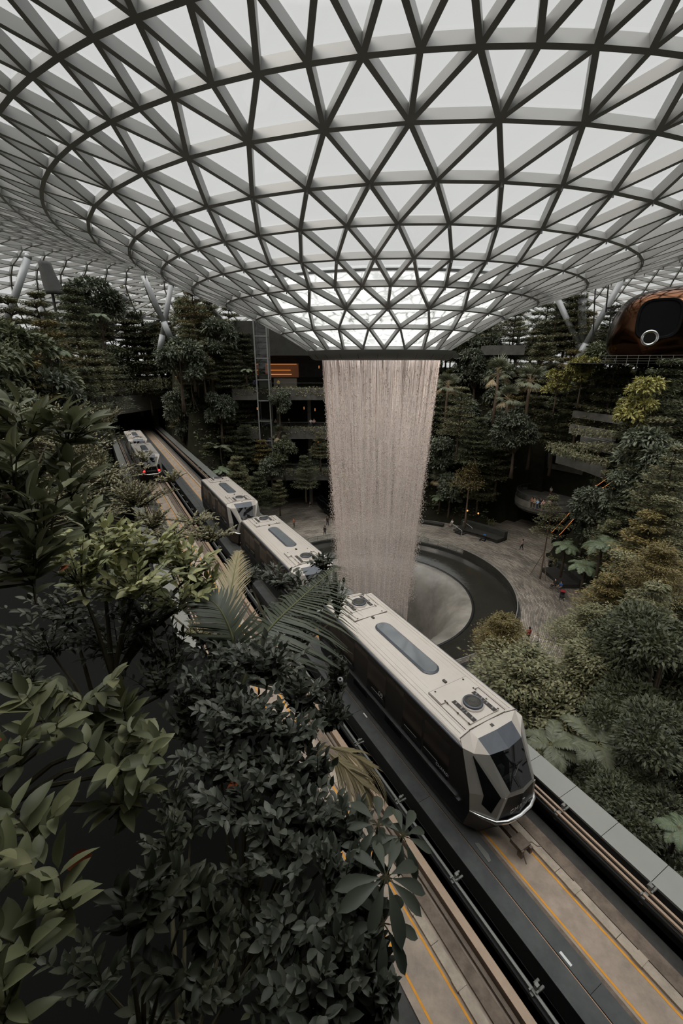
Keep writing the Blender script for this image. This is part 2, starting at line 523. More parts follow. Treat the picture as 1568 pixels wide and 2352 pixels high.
# plaza floor: planks laid around the pool
def plaza_material():
    m = bpy.data.materials.new('plaza_planks'); m.use_nodes = True
    n = m.node_tree; b = n.nodes['Principled BSDF']
    tc = n.nodes.new('ShaderNodeTexCoord'); sp = n.nodes.new('ShaderNodeSeparateXYZ')
    at = n.nodes.new('ShaderNodeMath'); at.operation = 'ARCTAN2'
    ln = n.nodes.new('ShaderNodeVectorMath'); ln.operation = 'LENGTH'
    cb = n.nodes.new('ShaderNodeCombineXYZ'); ml = n.nodes.new('ShaderNodeMath'); ml.operation = 'MULTIPLY'
    ml.inputs[1].default_value = 22.0
    br = n.nodes.new('ShaderNodeTexBrick')
    br.inputs['Scale'].default_value = 1.0; br.inputs['Mortar Size'].default_value = 0.02
    br.inputs['Brick Width'].default_value = 0.85; br.inputs['Row Height'].default_value = 0.17
    br.inputs['Color1'].default_value = lin((176, 165, 152)); br.inputs['Color2'].default_value = lin((116, 109, 100)); br.inputs['Mortar'].default_value = lin((64, 60, 56))
    br.inputs['Bias'].default_value = 0.1
    ns = n.nodes.new('ShaderNodeTexNoise'); ns.inputs['Scale'].default_value = 0.35; ns.inputs['Detail'].default_value = 6
    mx = n.nodes.new('ShaderNodeMix'); mx.data_type = 'RGBA'; mx.blend_type = 'MULTIPLY'; mx.inputs[0].default_value = 0.75
    rp = n.nodes.new('ShaderNodeMapRange'); rp.inputs['From Min'].default_value = .3; rp.inputs['From Max'].default_value = .7
    rp.inputs['To Min'].default_value = .5; rp.inputs['To Max'].default_value = 1.2
    n.links.new(tc.outputs['Object'], sp.inputs[0]); n.links.new(sp.outputs[0], at.inputs[0]); n.links.new(sp.outputs[1], at.inputs[1])
    n.links.new(tc.outputs['Object'], ln.inputs[0]); n.links.new(at.outputs[0], ml.inputs[0])
    n.links.new(ml.outputs[0], cb.inputs[0]); n.links.new(ln.outputs['Value'], cb.inputs[1]); n.links.new(cb.outputs[0], br.inputs['Vector'])
    n.links.new(tc.outputs['Object'], ns.inputs['Vector']); n.links.new(ns.outputs['Fac'], rp.inputs[0])
    n.links.new(br.outputs['Color'], mx.inputs[6]); n.links.new(rp.outputs[0], mx.inputs[7]); n.links.new(mx.outputs[2], b.inputs['Base Color'])
    b.inputs['Roughness'].default_value = .55
    MATS['plaza_planks'] = m
plaza_material()
b = MB(); b.lathe([(41, 0), (30, 0), (24, 0), (17.15, 0), (17.15, -1.2)], 160)
o = b.build('floor', 'plaza_planks'); o.location = (C.x, C.y, 0); structure(o)
b = MB(); b.lathe([(17.2, .02), (16.72, .02), (16.72, -1.0)], 160)
o = b.build('pool_kerb', 'slab_dark'); o.location = (C.x, C.y, 0); structure(o)
b = MB(); b.lathe([(16.74, -.22), (14.4, -.5), (12.5, -.85), (12.15, -1.0)], 160)
o = b.build('pool_water', 'pool_water', smooth=True); o.location = (C.x, C.y, 0); structure(o)
b = MB(); b.lathe([(12.2, -1.25), (12.2, -.93), (12.02, -.90), (11.9, -.97)], 160)
o = b.build('bowl_rim', 'pool_edge_dark', smooth=True); o.location = (C.x, C.y, 0); structure(o)
b = MB(); b.lathe([(11.92, -1.0), (11.4, -1.02), (10.8, -1.2), (10.0, -1.7), (9.2, -2.6), (8.4, -4.0), (7.7, -6.0), (7.2, -8.5), (6.9, -12)], 160)
o = b.build('basin_bowl', 'bowl_acrylic', smooth=True); o.location = (C.x, C.y, 0); structure(o)
b = MB(); b.lathe([(0.01, -12), (7.2, -12)], 60)
o = b.build('basin_floor', 'bowl_acrylic'); o.location = (C.x, C.y, 0); structure(o)
# glass balustrade around the pool
bal = empty('glass_balustrade', (C.x, C.y, 0))
tag(bal, 'low curved glass balustrade ringing the round pool below the waterfall', 'balustrade')
b = MB(); b.lathe([(16.72, .02), (16.72, 1.0)], 160); b.lathe([(16.745, 1.0), (16.745, .02)], 160); b.build('glass_panel', 'rail_glass', bal, True)
b = MB(); b.lathe([(16.70, .99), (16.70, 1.05), (16.78, 1.05), (16.78, .99), (16.70, .99)], 160); b.build('handrail', 'steel_paint', bal)
for k in range(64):
    q = 2 * PI * k / 64
    b = MB(); b.box((16.8 * math.cos(q), 16.8 * math.sin(q), .5), (.05, .03, 1.0), 0, q); b.build('post', 'bracket_grey', bal)

# ------------------------------------------------------------------ the glass roof
# (radius, height of the lower edge above the eye, nodes, centre offset, picture column of one node)
RP = [(7.35, .95, 24, -.3, 0, 882), (10.0, 2.55, 24, -.4, 0, 919), (12.4, 3.8, 24, -.4, 0, 890.3), (15.1, 4.95, 48, -.4, -.1, 896.7), (18.3, 5.98, 48, 0, -.4, 860), (21.1, 6.98, 48, .6, -.8, 913.6),
      (23.9, 8.0, 48, 1.2, -.8, 849), (27.2, 9.15, 48, 1.8, -.3, 941), (30.0, 9.95, 96, 2.2, -.4, 966), (32.6, 10.7, 96, 2.3, -.5, None), (35.3, 11.4, 96, 2.3, -.5, None), (38.0, 11.95, 96, 2.3, -.5, None),
      (40.7, 12.4, 96, 2.3, -.5, None), (43.4, 12.65, 96, 2.3, -.5, None), (46.4, 12.7, 96, 2.3, -.5, None), (49.4, 12.5, 96, 2.3, 0, None)] + [(R, z, 96, 2.0, 0, None) for R, z in (
      (52.4, 12.0), (55.4, 11.3), (58.4, 10.4), (61.4, 9.2), (64.4, 7.9), (67.4, 6.3), (70.4, 4.4), (73, 2.2), (76, -.3), (79, -3.2), (82, -6.6), (84.5, -10.6), (86.5, -15.6), (87.5, -21), (88, -27))]
def ring_xy(rg, q):
    return rg[4] + rg[0] * math.sin(q), rg[5] - rg[0] * math.cos(q)
def roof_nodes():
    rings = []
    for i, (R, z, N, cx, cy_, uref) in enumerate(RP):
        step = 360.0 / N
        rg = [R, z + EYE, N, 0.0, C.x + cx, C.y + cy_]
        if uref:
            best = min((abs(proj((*ring_xy(rg, math.radians(a)), rg[1]))[0] - uref), a) for a in [x * .05 for x in range(-400, 401)])
            rg[3] = best[1]
        else:
            rg[3] = rings[-1][3] + step / 2
        rings.append(tuple(rg))
    return rings
def node(rg, k):
    q = math.radians(rg[3] + 360.0 * k / rg[2])
    x, y = ring_xy(rg, q)
    return Vector((x, y, rg[1]))
def roof_normal(i, k, rg):
    a = RP[max(0, i - 1)]; c = RP[min(len(RP) - 1, i + 1)]
    dr, dz = c[0] - a[0], c[1] - a[1]
    l = math.hypot(dr, dz); nr, nz = -dz / l, dr / l
    q = math.radians(rg[3] + 360.0 * k / rg[2])
    return Vector((nr * math.sin(q), -nr * math.cos(q), nz))
def build_roof():
    rings = roof_nodes()
    top = empty('ceiling', (C.x, C.y, EYE)); structure(top)
    off = Vector((C.x, C.y, EYE))
    BV = []; BF = []; GV = []; GF = []
    st = MB()
    def member(a, na, c, nb, w, h):
        st.beam(a - off, c - off, (na + nb) * .5, w, -h)
    for i, rg in enumerate(rings):
        w, h = (.17, .38) if i < 3 else ((.20, .42) if i < 6 else ((.23, .48) if i < 14 else (.18, .46)))
        for k in range(rg[2]):
            member(node(rg, k), roof_normal(i, k, rg), node(rg, k + 1), roof_normal(i, k + 1, rg), w, h)
        if i + 1 < len(rings):
            nx = rings[i + 1]
            w, h = (.17, .38) if i < 2 else ((.20, .42) if i < 5 else ((.23, .50) if i < 13 else (.18, .46)))
            # walk round both rings, joining the nearest nodes: triangles
            A = sorted([((rg[3] + 360.0 * k / rg[2]) % 360, 0, k) for k in range(rg[2])] + [((nx[3] + 360.0 * k / nx[2]) % 360, 1, k) for k in range(nx[2])])
            edges = set()
            ka = kb = None
            angA = lambda k: rg[3] + 360.0 * k / rg[2]
            angB = lambda k: nx[3] + 360.0 * k / nx[2]
            # start: node 0 of the inner ring with the nearest outer node
            k0 = 0
            kb0 = min(range(-2, nx[2]), key=lambda k: abs(angB(k) - angA(0)))
            a, c = 0, kb0
            edges.add((a % rg[2], c % nx[2]))
            while a < rg[2] or c < kb0 + nx[2]:
                # advance the ring whose next diagonal is shorter
                da = abs(angA(a + 1) - angB(c)); db = abs(angB(c + 1) - angA(a))
                if (da < db - 1e-6 and a < rg[2]) or c >= kb0 + nx[2]:
                    tri = (node(rg, a), node(rg, a + 1), node(nx, c)); nn = roof_normal(i, a, rg); a += 1
                else:
                    tri = (node(rg, a), node(nx, c + 1), node(nx, c)); nn = roof_normal(i, a, rg); c += 1
                edges.add((a % rg[2], c % nx[2]))
                o = len(GV)
                GV.extend([tuple(p - off + nn * (h + .06)) for p in tri]); GF.append((o, o + 1, o + 2))
            for (ea, eb) in edges:
                member(node(rg, ea), roof_normal(i, ea, rg), node(nx, eb), roof_normal(i + 1, eb, nx), w, h)
    st.build('steel_lattice', 'steel_paint', top)
    g = MB(); g.add(GV, GF); g.build('glazing', 'roof_glass', top)
    # little sprinkler heads under the nodes
    sp = MB()
    for i in range(2, 7):
        rg = rings[i]
        for k in range(rg[2]):
            p = node(rg, k) - off
            sp.tube([p, p + Vector((0, 0, -.2))], .05, 6)
    sp.build('sprinkler_heads', 'pipe_paint', top)
    # gutter and water basin above the glass
    gt = MB(); gt.lathe([(R_ + .45, z_ + .95) for R_, z_ in [(15.1, 5.1), (15.0, 5.3), (14.75, 5.33), (14.6, 5.15), (14.75, 4.97), (15.0, 4.95), (15.1, 5.1)]], 104)
    gt.build('gutter', 'pipe_paint', top, True)
    m = bpy.data.materials.new('basin_ripples'); m.use_nodes = True
    n = m.node_tree; n.nodes.clear()
    out = n.nodes.new('ShaderNodeOutputMaterial'); mx = n.nodes.new('ShaderNodeMixShader')
    tr = n.nodes.new('ShaderNodeBsdfTransparent'); tl = n.nodes.new('ShaderNodeBsdfTranslucent')
    tl.inputs[0].default_value = (.86, .86, .85, 1); tr.inputs[0].default_value = (.88, .89, .88, 1)
    tc = n.nodes.new('ShaderNodeTexCoord'); vo = n.nodes.new('ShaderNodeTexVoronoi'); vo.feature = 'DISTANCE_TO_EDGE'; vo.inputs['Scale'].default_value = 1.3
    ns = n.nodes.new('ShaderNodeTexNoise'); ns.inputs['Scale'].default_value = 1.5
    mxv = n.nodes.new('ShaderNodeMix'); mxv.data_type = 'VECTOR'; mxv.inputs[0].default_value = .35
    rp = n.nodes.new('ShaderNodeMapRange'); rp.inputs['From Min'].default_value = 0; rp.inputs['From Max'].default_value = .13
    rp.inputs['To Min'].default_value = .12; rp.inputs['To Max'].default_value = .55
    n.links.new(tc.outputs['Object'], mxv.inputs[4]); n.links.new(tc.outputs['Object'], ns.inputs['Vector']); n.links.new(ns.outputs['Color'], mxv.inputs[5])
    n.links.new(mxv.outputs[1], vo.inputs['Vector']); n.links.new(vo.outputs['Distance'], rp.inputs[0])
    n.links.new(rp.outputs[0], mx.inputs[0]); n.links.new(tr.outputs[0], mx.inputs[1]); n.links.new(tl.outputs[0], mx.inputs[2]); n.links.new(mx.outputs[0], out.inputs[0])
    MATS['basin_ripples'] = m
    ws = MB(); ws.lathe([(7.0, 1.9), (9.6, 3.5), (12.0, 4.75), (14.7, 5.95)], 104); ws.build('water_film', 'basin_ripples', top, True)
    rb = MB(); rb.lathe([(7.75, 1.0), (7.62, .62), (7.25, .22), (6.9, .10), (6.45, .16), (6.3, .4), (6.3, 1.1)], 104); rb.build('rim_band', 'rim_metal', top, True)
    sm = MB()
    for k in range(26):
        q = 2 * PI * k / 26
        sm.tube([((7.64) * math.cos(q), 7.64 * math.sin(q), .62), (7.27 * math.cos(q), 7.27 * math.sin(q), .22)], .015, 4)
    sm.build('band_joint', 'dark_steel', top)
build_roof()

# ------------------------------------------------------------------ roof columns
def column(base, top, r, nm='roof_column'):
    b = MB(); base = Vector(base); top = Vector(top)
    b.tube([Vector((0, 0, 0)), top - base], r, 18)
    o = b.build(nm, 'pipe_paint', None, True); o.location = base
    c = MB(); d = (top - base).normalized(); c.tube([top - base - d * .5, top - base - d * .1, top - base + d * .35], [r * 1.02, r * 1.02, r * .45], 18)
    c.build('column_head', 'pipe_paint', o, True)
    f = MB(); f.tube([-d * 2.5, d * .4], r * 1.15, 18); f.build('column_base', 'pipe_paint', o, True)
    return structure(o)
for (ub, vb, ut, vt, D, r) in [(14, 742, 66, 585, 75, .42), (378, 745, 324, 622, 84.6, .42), (372, 775, 394, 648, 86.6, .42), (520, 752, 468, 684, 89, .42),
                               (1336, 800, 1337, 652, 88.5, .62), (1330, 795, 1277, 680, 88, .45), (1342, 795, 1437, 628, 85.5, .45), (268, 660, 240, 622, 95, .36), (92, 705, 84, 648, 92, .3)]:
    column(at_d(ub, vb, D), at_d(ut, vt, D), r)

# ------------------------------------------------------------------ the waterfall
def waterfall_material(name, top):
    m = bpy.data.materials.new(name); m.use_nodes = True
    n = m.node_tree; n.nodes.clear()
    out = n.nodes.new('ShaderNodeOutputMaterial'); mx = n.nodes.new('ShaderNodeMixShader')
    tr = n.nodes.new('ShaderNodeBsdfTransparent'); df = n.nodes.new('ShaderNodeBsdfDiffuse'); tl = n.nodes.new('ShaderNodeBsdfTranslucent')
    df.inputs[0].default_value = WATER; tl.inputs[0].default_value = WATER
    ad = n.nodes.new('ShaderNodeMixShader'); ad.inputs[0].default_value = .35
    n.links.new(df.outputs[0], ad.inputs[1]); n.links.new(tl.outputs[0], ad.inputs[2])
    tc = n.nodes.new('ShaderNodeTexCoord'); sp = n.nodes.new('ShaderNodeSeparateXYZ'); at = n.nodes.new('ShaderNodeMath'); at.operation = 'ARCTAN2'
    n.links.new(tc.outputs['Object'], sp.inputs[0]); n.links.new(sp.outputs[0], at.inputs[0]); n.links.new(sp.outputs[1], at.inputs[1])
    def tex(ka, kz, detail, lo, hi, f0, f1):
        a = n.nodes.new('ShaderNodeMath'); a.operation = 'MULTIPLY'; a.inputs[1].default_value = ka
        z = n.nodes.new('ShaderNodeMath'); z.operation = 'MULTIPLY'; z.inputs[1].default_value = kz
        n.links.new(at.outputs[0], a.inputs[0]); n.links.new(sp.outputs[2], z.inputs[0])
        cb = n.nodes.new('ShaderNodeCombineXYZ'); n.links.new(a.outputs[0], cb.inputs[0]); n.links.new(z.outputs[0], cb.inputs[1])
        ns = n.nodes.new('ShaderNodeTexNoise'); ns.inputs['Scale'].default_value = 1; ns.inputs['Detail'].default_value = detail; ns.inputs['Roughness'].default_value = .6
        n.links.new(cb.outputs[0], ns.inputs['Vector'])
        rp = n.nodes.new('ShaderNodeMapRange'); rp.inputs['From Min'].default_value = f0; rp.inputs['From Max'].default_value = f1
        rp.inputs['To Min'].default_value = lo; rp.inputs['To Max'].default_value = hi
        n.links.new(ns.outputs['Fac'], rp.inputs[0]); return rp.outputs[0]
    streak = tex(16, .10, 5, .0, 1.0, .36, .62)
    fine = tex(60, .25, 4, .0, .95, .42, .58)
    speck = tex(95, 8.0, 3, .0, 1.0, .47, .57)
    hr = n.nodes.new('ShaderNodeMapRange'); hr.inputs['From Min'].default_value = 17; hr.inputs['From Max'].default_value = 26
    n.links.new(sp.outputs[2], hr.inputs[0])
    def mixf(f, a, c):
        x = n.nodes.new('ShaderNodeMix'); x.data_type = 'FLOAT'
        if isinstance(f, float): x.inputs[0].default_value = f
        else: n.links.new(f, x.inputs[0])
        n.links.new(a, x.inputs[2]); n.links.new(c, x.inputs[3]); return x.outputs[0]
    a1 = mixf(.5, streak, fine); a2 = mixf(.5, streak, speck)
    al = mixf(hr.outputs[0], a2, a1)
    n.links.new(al, mx.inputs[0]); n.links.new(tr.outputs[0], mx.inputs[1]); n.links.new(ad.outputs[0], mx.inputs[2]); n.links.new(mx.outputs[0], out.inputs[0])
    MATS[name] = m
WATER = (.98, .875, .815, 1)
waterfall_material('water_curtain', True)
mat('water_drop', (.98, .88, .82, 1), .35, spec=.3, transl=.35)
def fall_r(z): 
    f = max(0.0, min(1.0, (27.2 - z) / 28.0))
    return 6.18 - 1.9 * f ** 0.92
wf = empty('waterfall', (C.x, C.y, 0))
tag(wf, 'tall round waterfall pouring through the opening of the glass roof', 'waterfall')
b = MB(); b.lathe([(fall_r(z), z) for z in [27.3 - 1.15 * i for i in range(29)]], 200); b.build('water_curtain', 'water_curtain', wf, True)
def build_drops():
    R = nrs(3)
    # strands hanging from the lip
    P = MB()
    for k in range(330):
        q = R.uniform(0, 2 * PI); L = R.uniform(1.2, 5.5) if k % 3 else R.uniform(5, 13); w = R.uniform(.012, .032)
        z0 = 27.2; pts = []; dr = R.uniform(-.12, .12); jq = R.uniform(-.006, .006)
        for i in range(6):
            z = z0 - L * i / 5
            rr = fall_r(z) + dr * i / 5
            pts.append((rr * math.cos(q + jq * i), rr * math.sin(q + jq * i), z))
        P.tube(pts, [w, w, w * .9, w * .8, w * .6, w * .2], 4)
    o = P.build('water_strands', 'water_drop', wf, True); o['kind'] = 'stuff'
    N = 52000
    u = R.uniform(0, 1, N) ** 0.75
    z = 26.6 - 27.6 * u
    q = R.uniform(0, 2 * PI, N)
    # drops gather into loose curtains
    q += .035 * np.sin(q * 23 + 1.0) + .02 * np.sin(q * 61)
    f = (27.2 - z) / 28.0
    r = 6.18 - 1.9 * np.clip(f, 0, 1) ** .92 + R.normal(0, 1, N) * (.06 + .34 * f)
    sz = R.uniform(.018, .044, N) * (1 - .25 * f); ln = sz * R.uniform(1.2, 3.2, N)
    base = np.array([(1, 0, 0), (-.5, .866, 0), (-.5, -.866, 0), (0, 0, 1.0), (0, 0, -1.3)])
    V = np.zeros((N, 5, 3))
    V[:, :, 0] = (r * np.cos(q))[:, None] + base[None, :, 0] * sz[:, None]
    V[:, :, 1] = (r * np.sin(q))[:, None] + base[None, :, 1] * sz[:, None]
    V[:, :, 2] = z[:, None] + base[None, :, 2] * ln[:, None]
    T = np.array([(0, 1, 3), (1, 2, 3), (2, 0, 3), (1, 0, 4), (2, 1, 4), (0, 2, 4)])
    F = (T[None] + (np.arange(N) * 5)[:, None, None]).reshape(-1, 3)
    o = np_mesh('water_drops', V, F, 'water_drop', wf); o['kind'] = 'stuff'
build_drops()

# fine spray hanging where the water meets the basin
def mist():
    m = bpy.data.materials.new('spray_mist'); m.use_nodes = True
    n = m.node_tree; n.nodes.clear()
    out = n.nodes.new('ShaderNodeOutputMaterial'); v = n.nodes.new('ShaderNodeVolumeScatter')
    v.inputs['Color'].default_value = (.96, .92, .89, 1); v.inputs['Density'].default_value = .035
    n.links.new(v.outputs[0], out.inputs['Volume']); MATS['spray_mist'] = m
    b = MB(); b.lathe([(.01, -5), (3.8, -4.5), (4.0, -2), (3.9, 3), (3.6, 7), (2.5, 9), (.01, 9.5)], 48)
    o = b.build('spray_mist', 'spray_mist', None, True); o.location = (C.x, C.y, 0)
    tag(o, 'pale fine spray at the foot of the waterfall', 'mist', kind='stuff')
mist()

# ------------------------------------------------------------------ the guideway
S0, S1 = -8.0, 126.0
F0 = FLOOR_T
def track_struct(name, boxes, m):
    b = MB()
    for bx in boxes: b.tbox(*bx)
    return structure(b.build(name, m))
gd = empty('guideway', tk(0, 9.42, F0)); structure(gd)
GINV = gd.matrix_basis.copy()
def gpart(name, boxes, m, parent=None, smooth=False):
    b = MB()
    off = tk(0, 9.42, F0)
    for bx in boxes: b.tbox(*bx)
    b.v = [(x - off.x, y - off.y, z - off.z) for x, y, z in b.v]
    return b.build(name, m, parent or gd)
gpart('bridge_girder', [(S0, S1, 2.2, 12.4, F0 - 2.2, F0 - .55)], 'concrete_dark')
gpart('track_bed', [(S0, S1, 8.64, 10.62, F0 - .55, F0)], 'bed_concrete')
gpart('track_bed', [(S0, S1, 4.40, 6.42, F0 - .55, F0)], 'bed_concrete')
for t in (8.97, 9.80, 4.62, 5.43):
    gpart('yellow_line', [(S0, S1, t - .028, t + .028, F0, F0 + .006)], 'yellow_paint')
gpart('running_pad', [(S0, S1, 10.17, 10.56, F0, F0 + .09)], 'pad_brown')
gpart('running_pad', [(S0, S1, 5.86, 6.18, F0, F0 + .07)], 'pad_brown')
gpart('kerb_edge', [(S0, S1, 8.66, 8.84, F0, F0 + .05)], 'pad_brown')
gpart('walkway_slab', [(S0, S1, 10.62, 11.02, F0 - .55, F0 - .06)], 'slab_dark')
gpart('walkway_slab', [(S0, S1, 3.55, 4.40, F0 - .55, F0 - .04)], 'slab_dark')
gpart('parapet', [(S0, S1, 11.62, 12.48, F0 - 1.6, F0 + .62)], 'trough_side')
gpart('parapet', [(S0, S1, 2.0, 2.86, F0 - 1.6, F0 + .62)], 'trough_side')
pl = gpart('cable_plinth', [(S0 + 1.82 * i + .006, S0 + 1.82 * (i + 1) - .006, 9.89, 10.15, F0, F0 + .08) for i in range(30)] + [(S0 + 54.6, S1, 9.89, 10.15, F0, F0 + .08)], 'plinth_pale')
pl = gpart('cable_plinth', [(S0 + .7 + 1.78 * i + .006, S0 + .7 + 1.78 * (i + 1) - .006, 5.52, 5.76, F0, F0 + .08) for i in range(30)] + [(S0 + 54.1, S1, 5.52, 5.76, F0, F0 + .08)], 'plinth_pale')
gpart('cable_plinth_block', [(4.2 - .12, 4.2 + .12, 9.87, 10.17, F0, F0 + .095), (2.38 - .12, 2.38 + .12, 9.87, 10.17, F0, F0 + .095), (6.04 - .12, 6.04 + .12, 5.5, 5.78, F0, F0 + .095), (4.27 - .12, 4.27 + .12, 5.5, 5.78, F0, F0 + .095)], 'plinth_pale')
# metal coping panels on both parapets, each a panel that lifts off
cop = []
for i in range(26):
    a = 7.38 - 5 * 1.435 + 1.435 * i
    cop.append((a + .008, a + 1.427, 11.60, 12.50, F0 + .62, F0 + .70))
for k, bx in enumerate(cop):
    gpart('coping_panel', [bx], 'coping_metal')
gpart('coping_panel', [(cop[-1][1] + .01 + 8 * i, cop[-1][1] + 8 * (i + 1), 11.60, 12.50, F0 + .62, F0 + .70) for i in range(11)], 'coping_metal')
gpart('coping_panel', [(S0 + 4 * i, S0 + 4 * i + 3.985, 1.98, 2.88, F0 + .62, F0 + .70) for i in range(33)], 'coping_metal')

# central cable trough: dark grey steel covers with a seam
tr = empty('cable_trough', tk(0, 8.1, F0 - .5))
tag(tr, 'long dark grey steel cable trough running between the two tracks', 'cable trough')
def tpart(name, boxes, m, parent=tr):
    b = MB(); off = tk(0, 8.1, F0 - .5)
    for bx in boxes: b.tbox(*bx)
    b.v = [(x - off.x, y - off.y, z - off.z) for x, y, z in b.v]
    return b.build(name, m, parent)
tpart('trough_body', [(S0, S1, 7.62, 8.60, F0 - .5, F0 + .21)], 'trough_side')
js = [-8, -3.1, 1.35, 8.35, 12.9, 19.3, 25.7, 32, 38.5, 45, 51.5, 58, 64.5, 71, 84, 97, 110, 126]
for a, c in zip(js[:-1], js[1:]):
    tpart('cover_plate', [(a + .006, c - .006, 7.60, 8.115, F0 + .21, F0 + .25)], 'trough_grey')
for a, c in zip(js[:-1], js[1:]):
    tpart('cover_plate', [(a + 1.2, c + 1.19 if c < 120 else c, 8.165, 8.62, F0 + .20, F0 + .24)], 'trough_grey')
tpart('seam_strip', [(S0, S1, 8.115, 8.135, F0 + .19, F0 + .245)], 'bronze_edge')
tpart('warning_plate', [(3.1, 3.42, 8.22, 8.29, F0 + .24, F0 + .246)], 'plaque_white')
tpart('warning_plate', [(12.42, 12.7, 8.06, 8.11, F0 + .25, F0 + .256)], 'plaque_white')
b = MB()
off = tk(0, 8.1, F0 - .5)
P = [tk(s, t, F0 + .246) - off for s, t in ((6.45, 8.30), (6.38, 8.42), (6.0, 8.44), (5.82, 8.36), (5.82, 8.26), (6.05, 8.27))]
b.add(P + [p + Vector((0, 0, .012)) for p in P], [(0, 1, 2, 3, 4, 5), (11, 10, 9, 8, 7, 6)] + [(i, (i + 1) % 6, 6 + (i + 1) % 6, 6 + i) for i in range(6)])
b.build('access_plate', 'bracket_grey', tr)

# power rails
def power_rail(label, ts, z, brs, m='rail_beige'):
    root = empty('power_rail', tk(0, ts[0], F0))
    tag(root, label, 'power rail')
    off = tk(0, ts[0], F0)
    def part(name, boxes, mm):
        b = MB()
        for bx in boxes: b.tbox(*bx)
        b.v = [(x - off.x, y - off.y, zz - off.z) for x, y, zz in b.v]
        return b.build(name, mm, root)
    for t in ts:
        part('rail_bar', [(S0, S1, t - .035, t + .035, z, z + .07)], m)
    part('rail_backing', [(S0, S1, ts[0] - .10, ts[-1] + .10, z - .16, z - .03)], 'under_dark')
    for s in brs:
        lo, hi = min(ts) - .09, max(ts) + .12
        w = (hi - lo)
        b = MB()
        for bx in [(s - .05, s + .05, lo, hi, z - .2, z + .02), (s - .04, s + .04, hi - .08, hi + .02, z - .2, z + .22), (s - .09, s - .05, hi - .12, hi, z + .02, z + .12), (s + .04, s + .08, lo, lo + .1, z + .0, z + .1)]:
            b.tbox(*bx)
        for q in (-.07, .07):
            p = tk(s + q, hi - .02, z + .10); b.tube([p, p + NT * .16], .035, 8)
        b.v = [(x - off.x, y - off.y, zz - off.z) for x, y, zz in b.v]
        b.build('rail_bracket', 'bracket_grey', root)
    return root
BR = [0.32 + 2.67 * i for i in range(24)]
power_rail('pair of beige power rails on brackets beside the right-hand parapet', (11.12, 11.30), F0 + .62, BR)
power_rail('slim power rail on brackets along the black side of the cable trough', (6.98,), F0 + .30, [.5 + 2.72 * i for i in range(24)], 'bracket_grey')
power_rail('pair of pale power rails beside the left-hand parapet near the leaves', (3.12, 3.3), F0 + .5, BR)
gpart('guide_rail', [(S0, S1, 6.46, 6.56, F0 - .1, F0 + .26), (S0, S1, 6.40, 6.62, F0 + .26, F0 + .30)], 'rail_beige')
gpart('guide_rail', [(S0, S1, 6.26, 6.30, F0, F0 + .12)], 'rust_steel')
gpart('gutter_floor', [(S0, S1, 6.42, 7.62, F0 - .9, F0 - .55), (S0, S1, 11.02, 11.62, F0 - .9, F0 - .55), (S0, S1, 2.86, 3.55, F0 - .9, F0 - .55)], 'trough_side')
# piers
for s in (18, 40, 62, 84):
    p = tk(s, 7.2, 0)
    b = MB(); b.tube([(0, 0, ground(p.x, p.y) - 1), (0, 0, F0 - 3.2)], 1.1, 20); b.hexa([tuple(tk(a, t, z)) for z in (F0 - 3.3, F0 - 2.2) for a, t in ((-.8, -3.5), (-.8, 3.5), (.8, 3.5), (.8, -3.5))])
    o = b.build('bridge_pier', 'concrete_dark'); o.location = (p.x, p.y, 0); structure(o)

# ------------------------------------------------------------------ tunnel portal
def portal():
    A = tk(94.6, 2.2, 0); B = tk(107.4, 15.6, 0)
    d = (B - A); d.z = 0; L = d.length; d.normalize(); nrm = Vector((d.y, -d.x, 0))
    if nrm.y > 0: nrm = -nrm
    root = empty('wall_tunnel', (A.x, A.y, 0)); structure(root)
    def slab(name, x0, x1, z0, z1, th, m, back=0.0):
        b = MB(); P = []
        for z in (z0, z1):
            for x, y in ((x0, back), (x1, back), (x1, back - th), (x0, back - th)):
                q = d * x + nrm * y; P.append((q.x, q.y, z))
        b.hexa(P); return b.build(name, m, root)
    slab('lintel', -12, L + 1.5, 17.3, 20.6, 1.2, 'coping_dim')
    slab('lintel_planter', -12, L + 1.5, 20.6, 21.4, 2.5, 'concrete_dark')
    slab('jamb', L - .4, L + 1.4, F0 - 2, 17.3, 1.2, 'concrete_grey')
    slab('jamb', L - 3.0, L - 2.0, F0 - 2, 17.3, .8, 'concrete_grey', -2.4)
    slab('jamb', -12, -.6, F0 - 3, 17.3, 1.2, 'concrete_dark')
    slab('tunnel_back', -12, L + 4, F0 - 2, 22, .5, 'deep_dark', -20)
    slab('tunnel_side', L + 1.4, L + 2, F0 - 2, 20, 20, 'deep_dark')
    slab('tunnel_roof', -12, L + 4, 17.4, 21.4, 24, 'soil', -1.25)
    return root
portal()

# ================================================================== THE TRAINS
HALF = 4.375                     # half the straight roof
HEAD = math.atan2(-DT.y, -DT.x)  # a car's local +X points towards the eye
def text_mesh(name, txt, size, m, parent, loc, xdir, ydir, ext=.004, spacing=1.0):
    cu = bpy.data.curves.new(name, 'FONT'); cu.body = txt; cu.size = size; cu.extrude = ext; cu.align_x = 'CENTER'; cu.align_y = 'CENTER'
    cu.space_character = spacing
    tmp = bpy.data.objects.new(name, cu); COL.objects.link(tmp)
    dg = bpy.context.evaluated_depsgraph_get(); dg.update()
    me = bpy.data.meshes.new_from_object(tmp.evaluated_get(dg))
    bpy.data.objects.remove(tmp); bpy.data.curves.remove(cu)
    x = Vector(xdir).normalized(); y = Vector(ydir); y = (y - x * x.dot(y)).normalized(); z = x.cross(y)
    Mx = Matrix((x, y, z)).transposed().to_4x4(); Mx.translation = Vector(loc)
    me.transform(Mx)
    me.materials.clear(); me.materials.append(MATS[m])
    return link(name, me, parent)

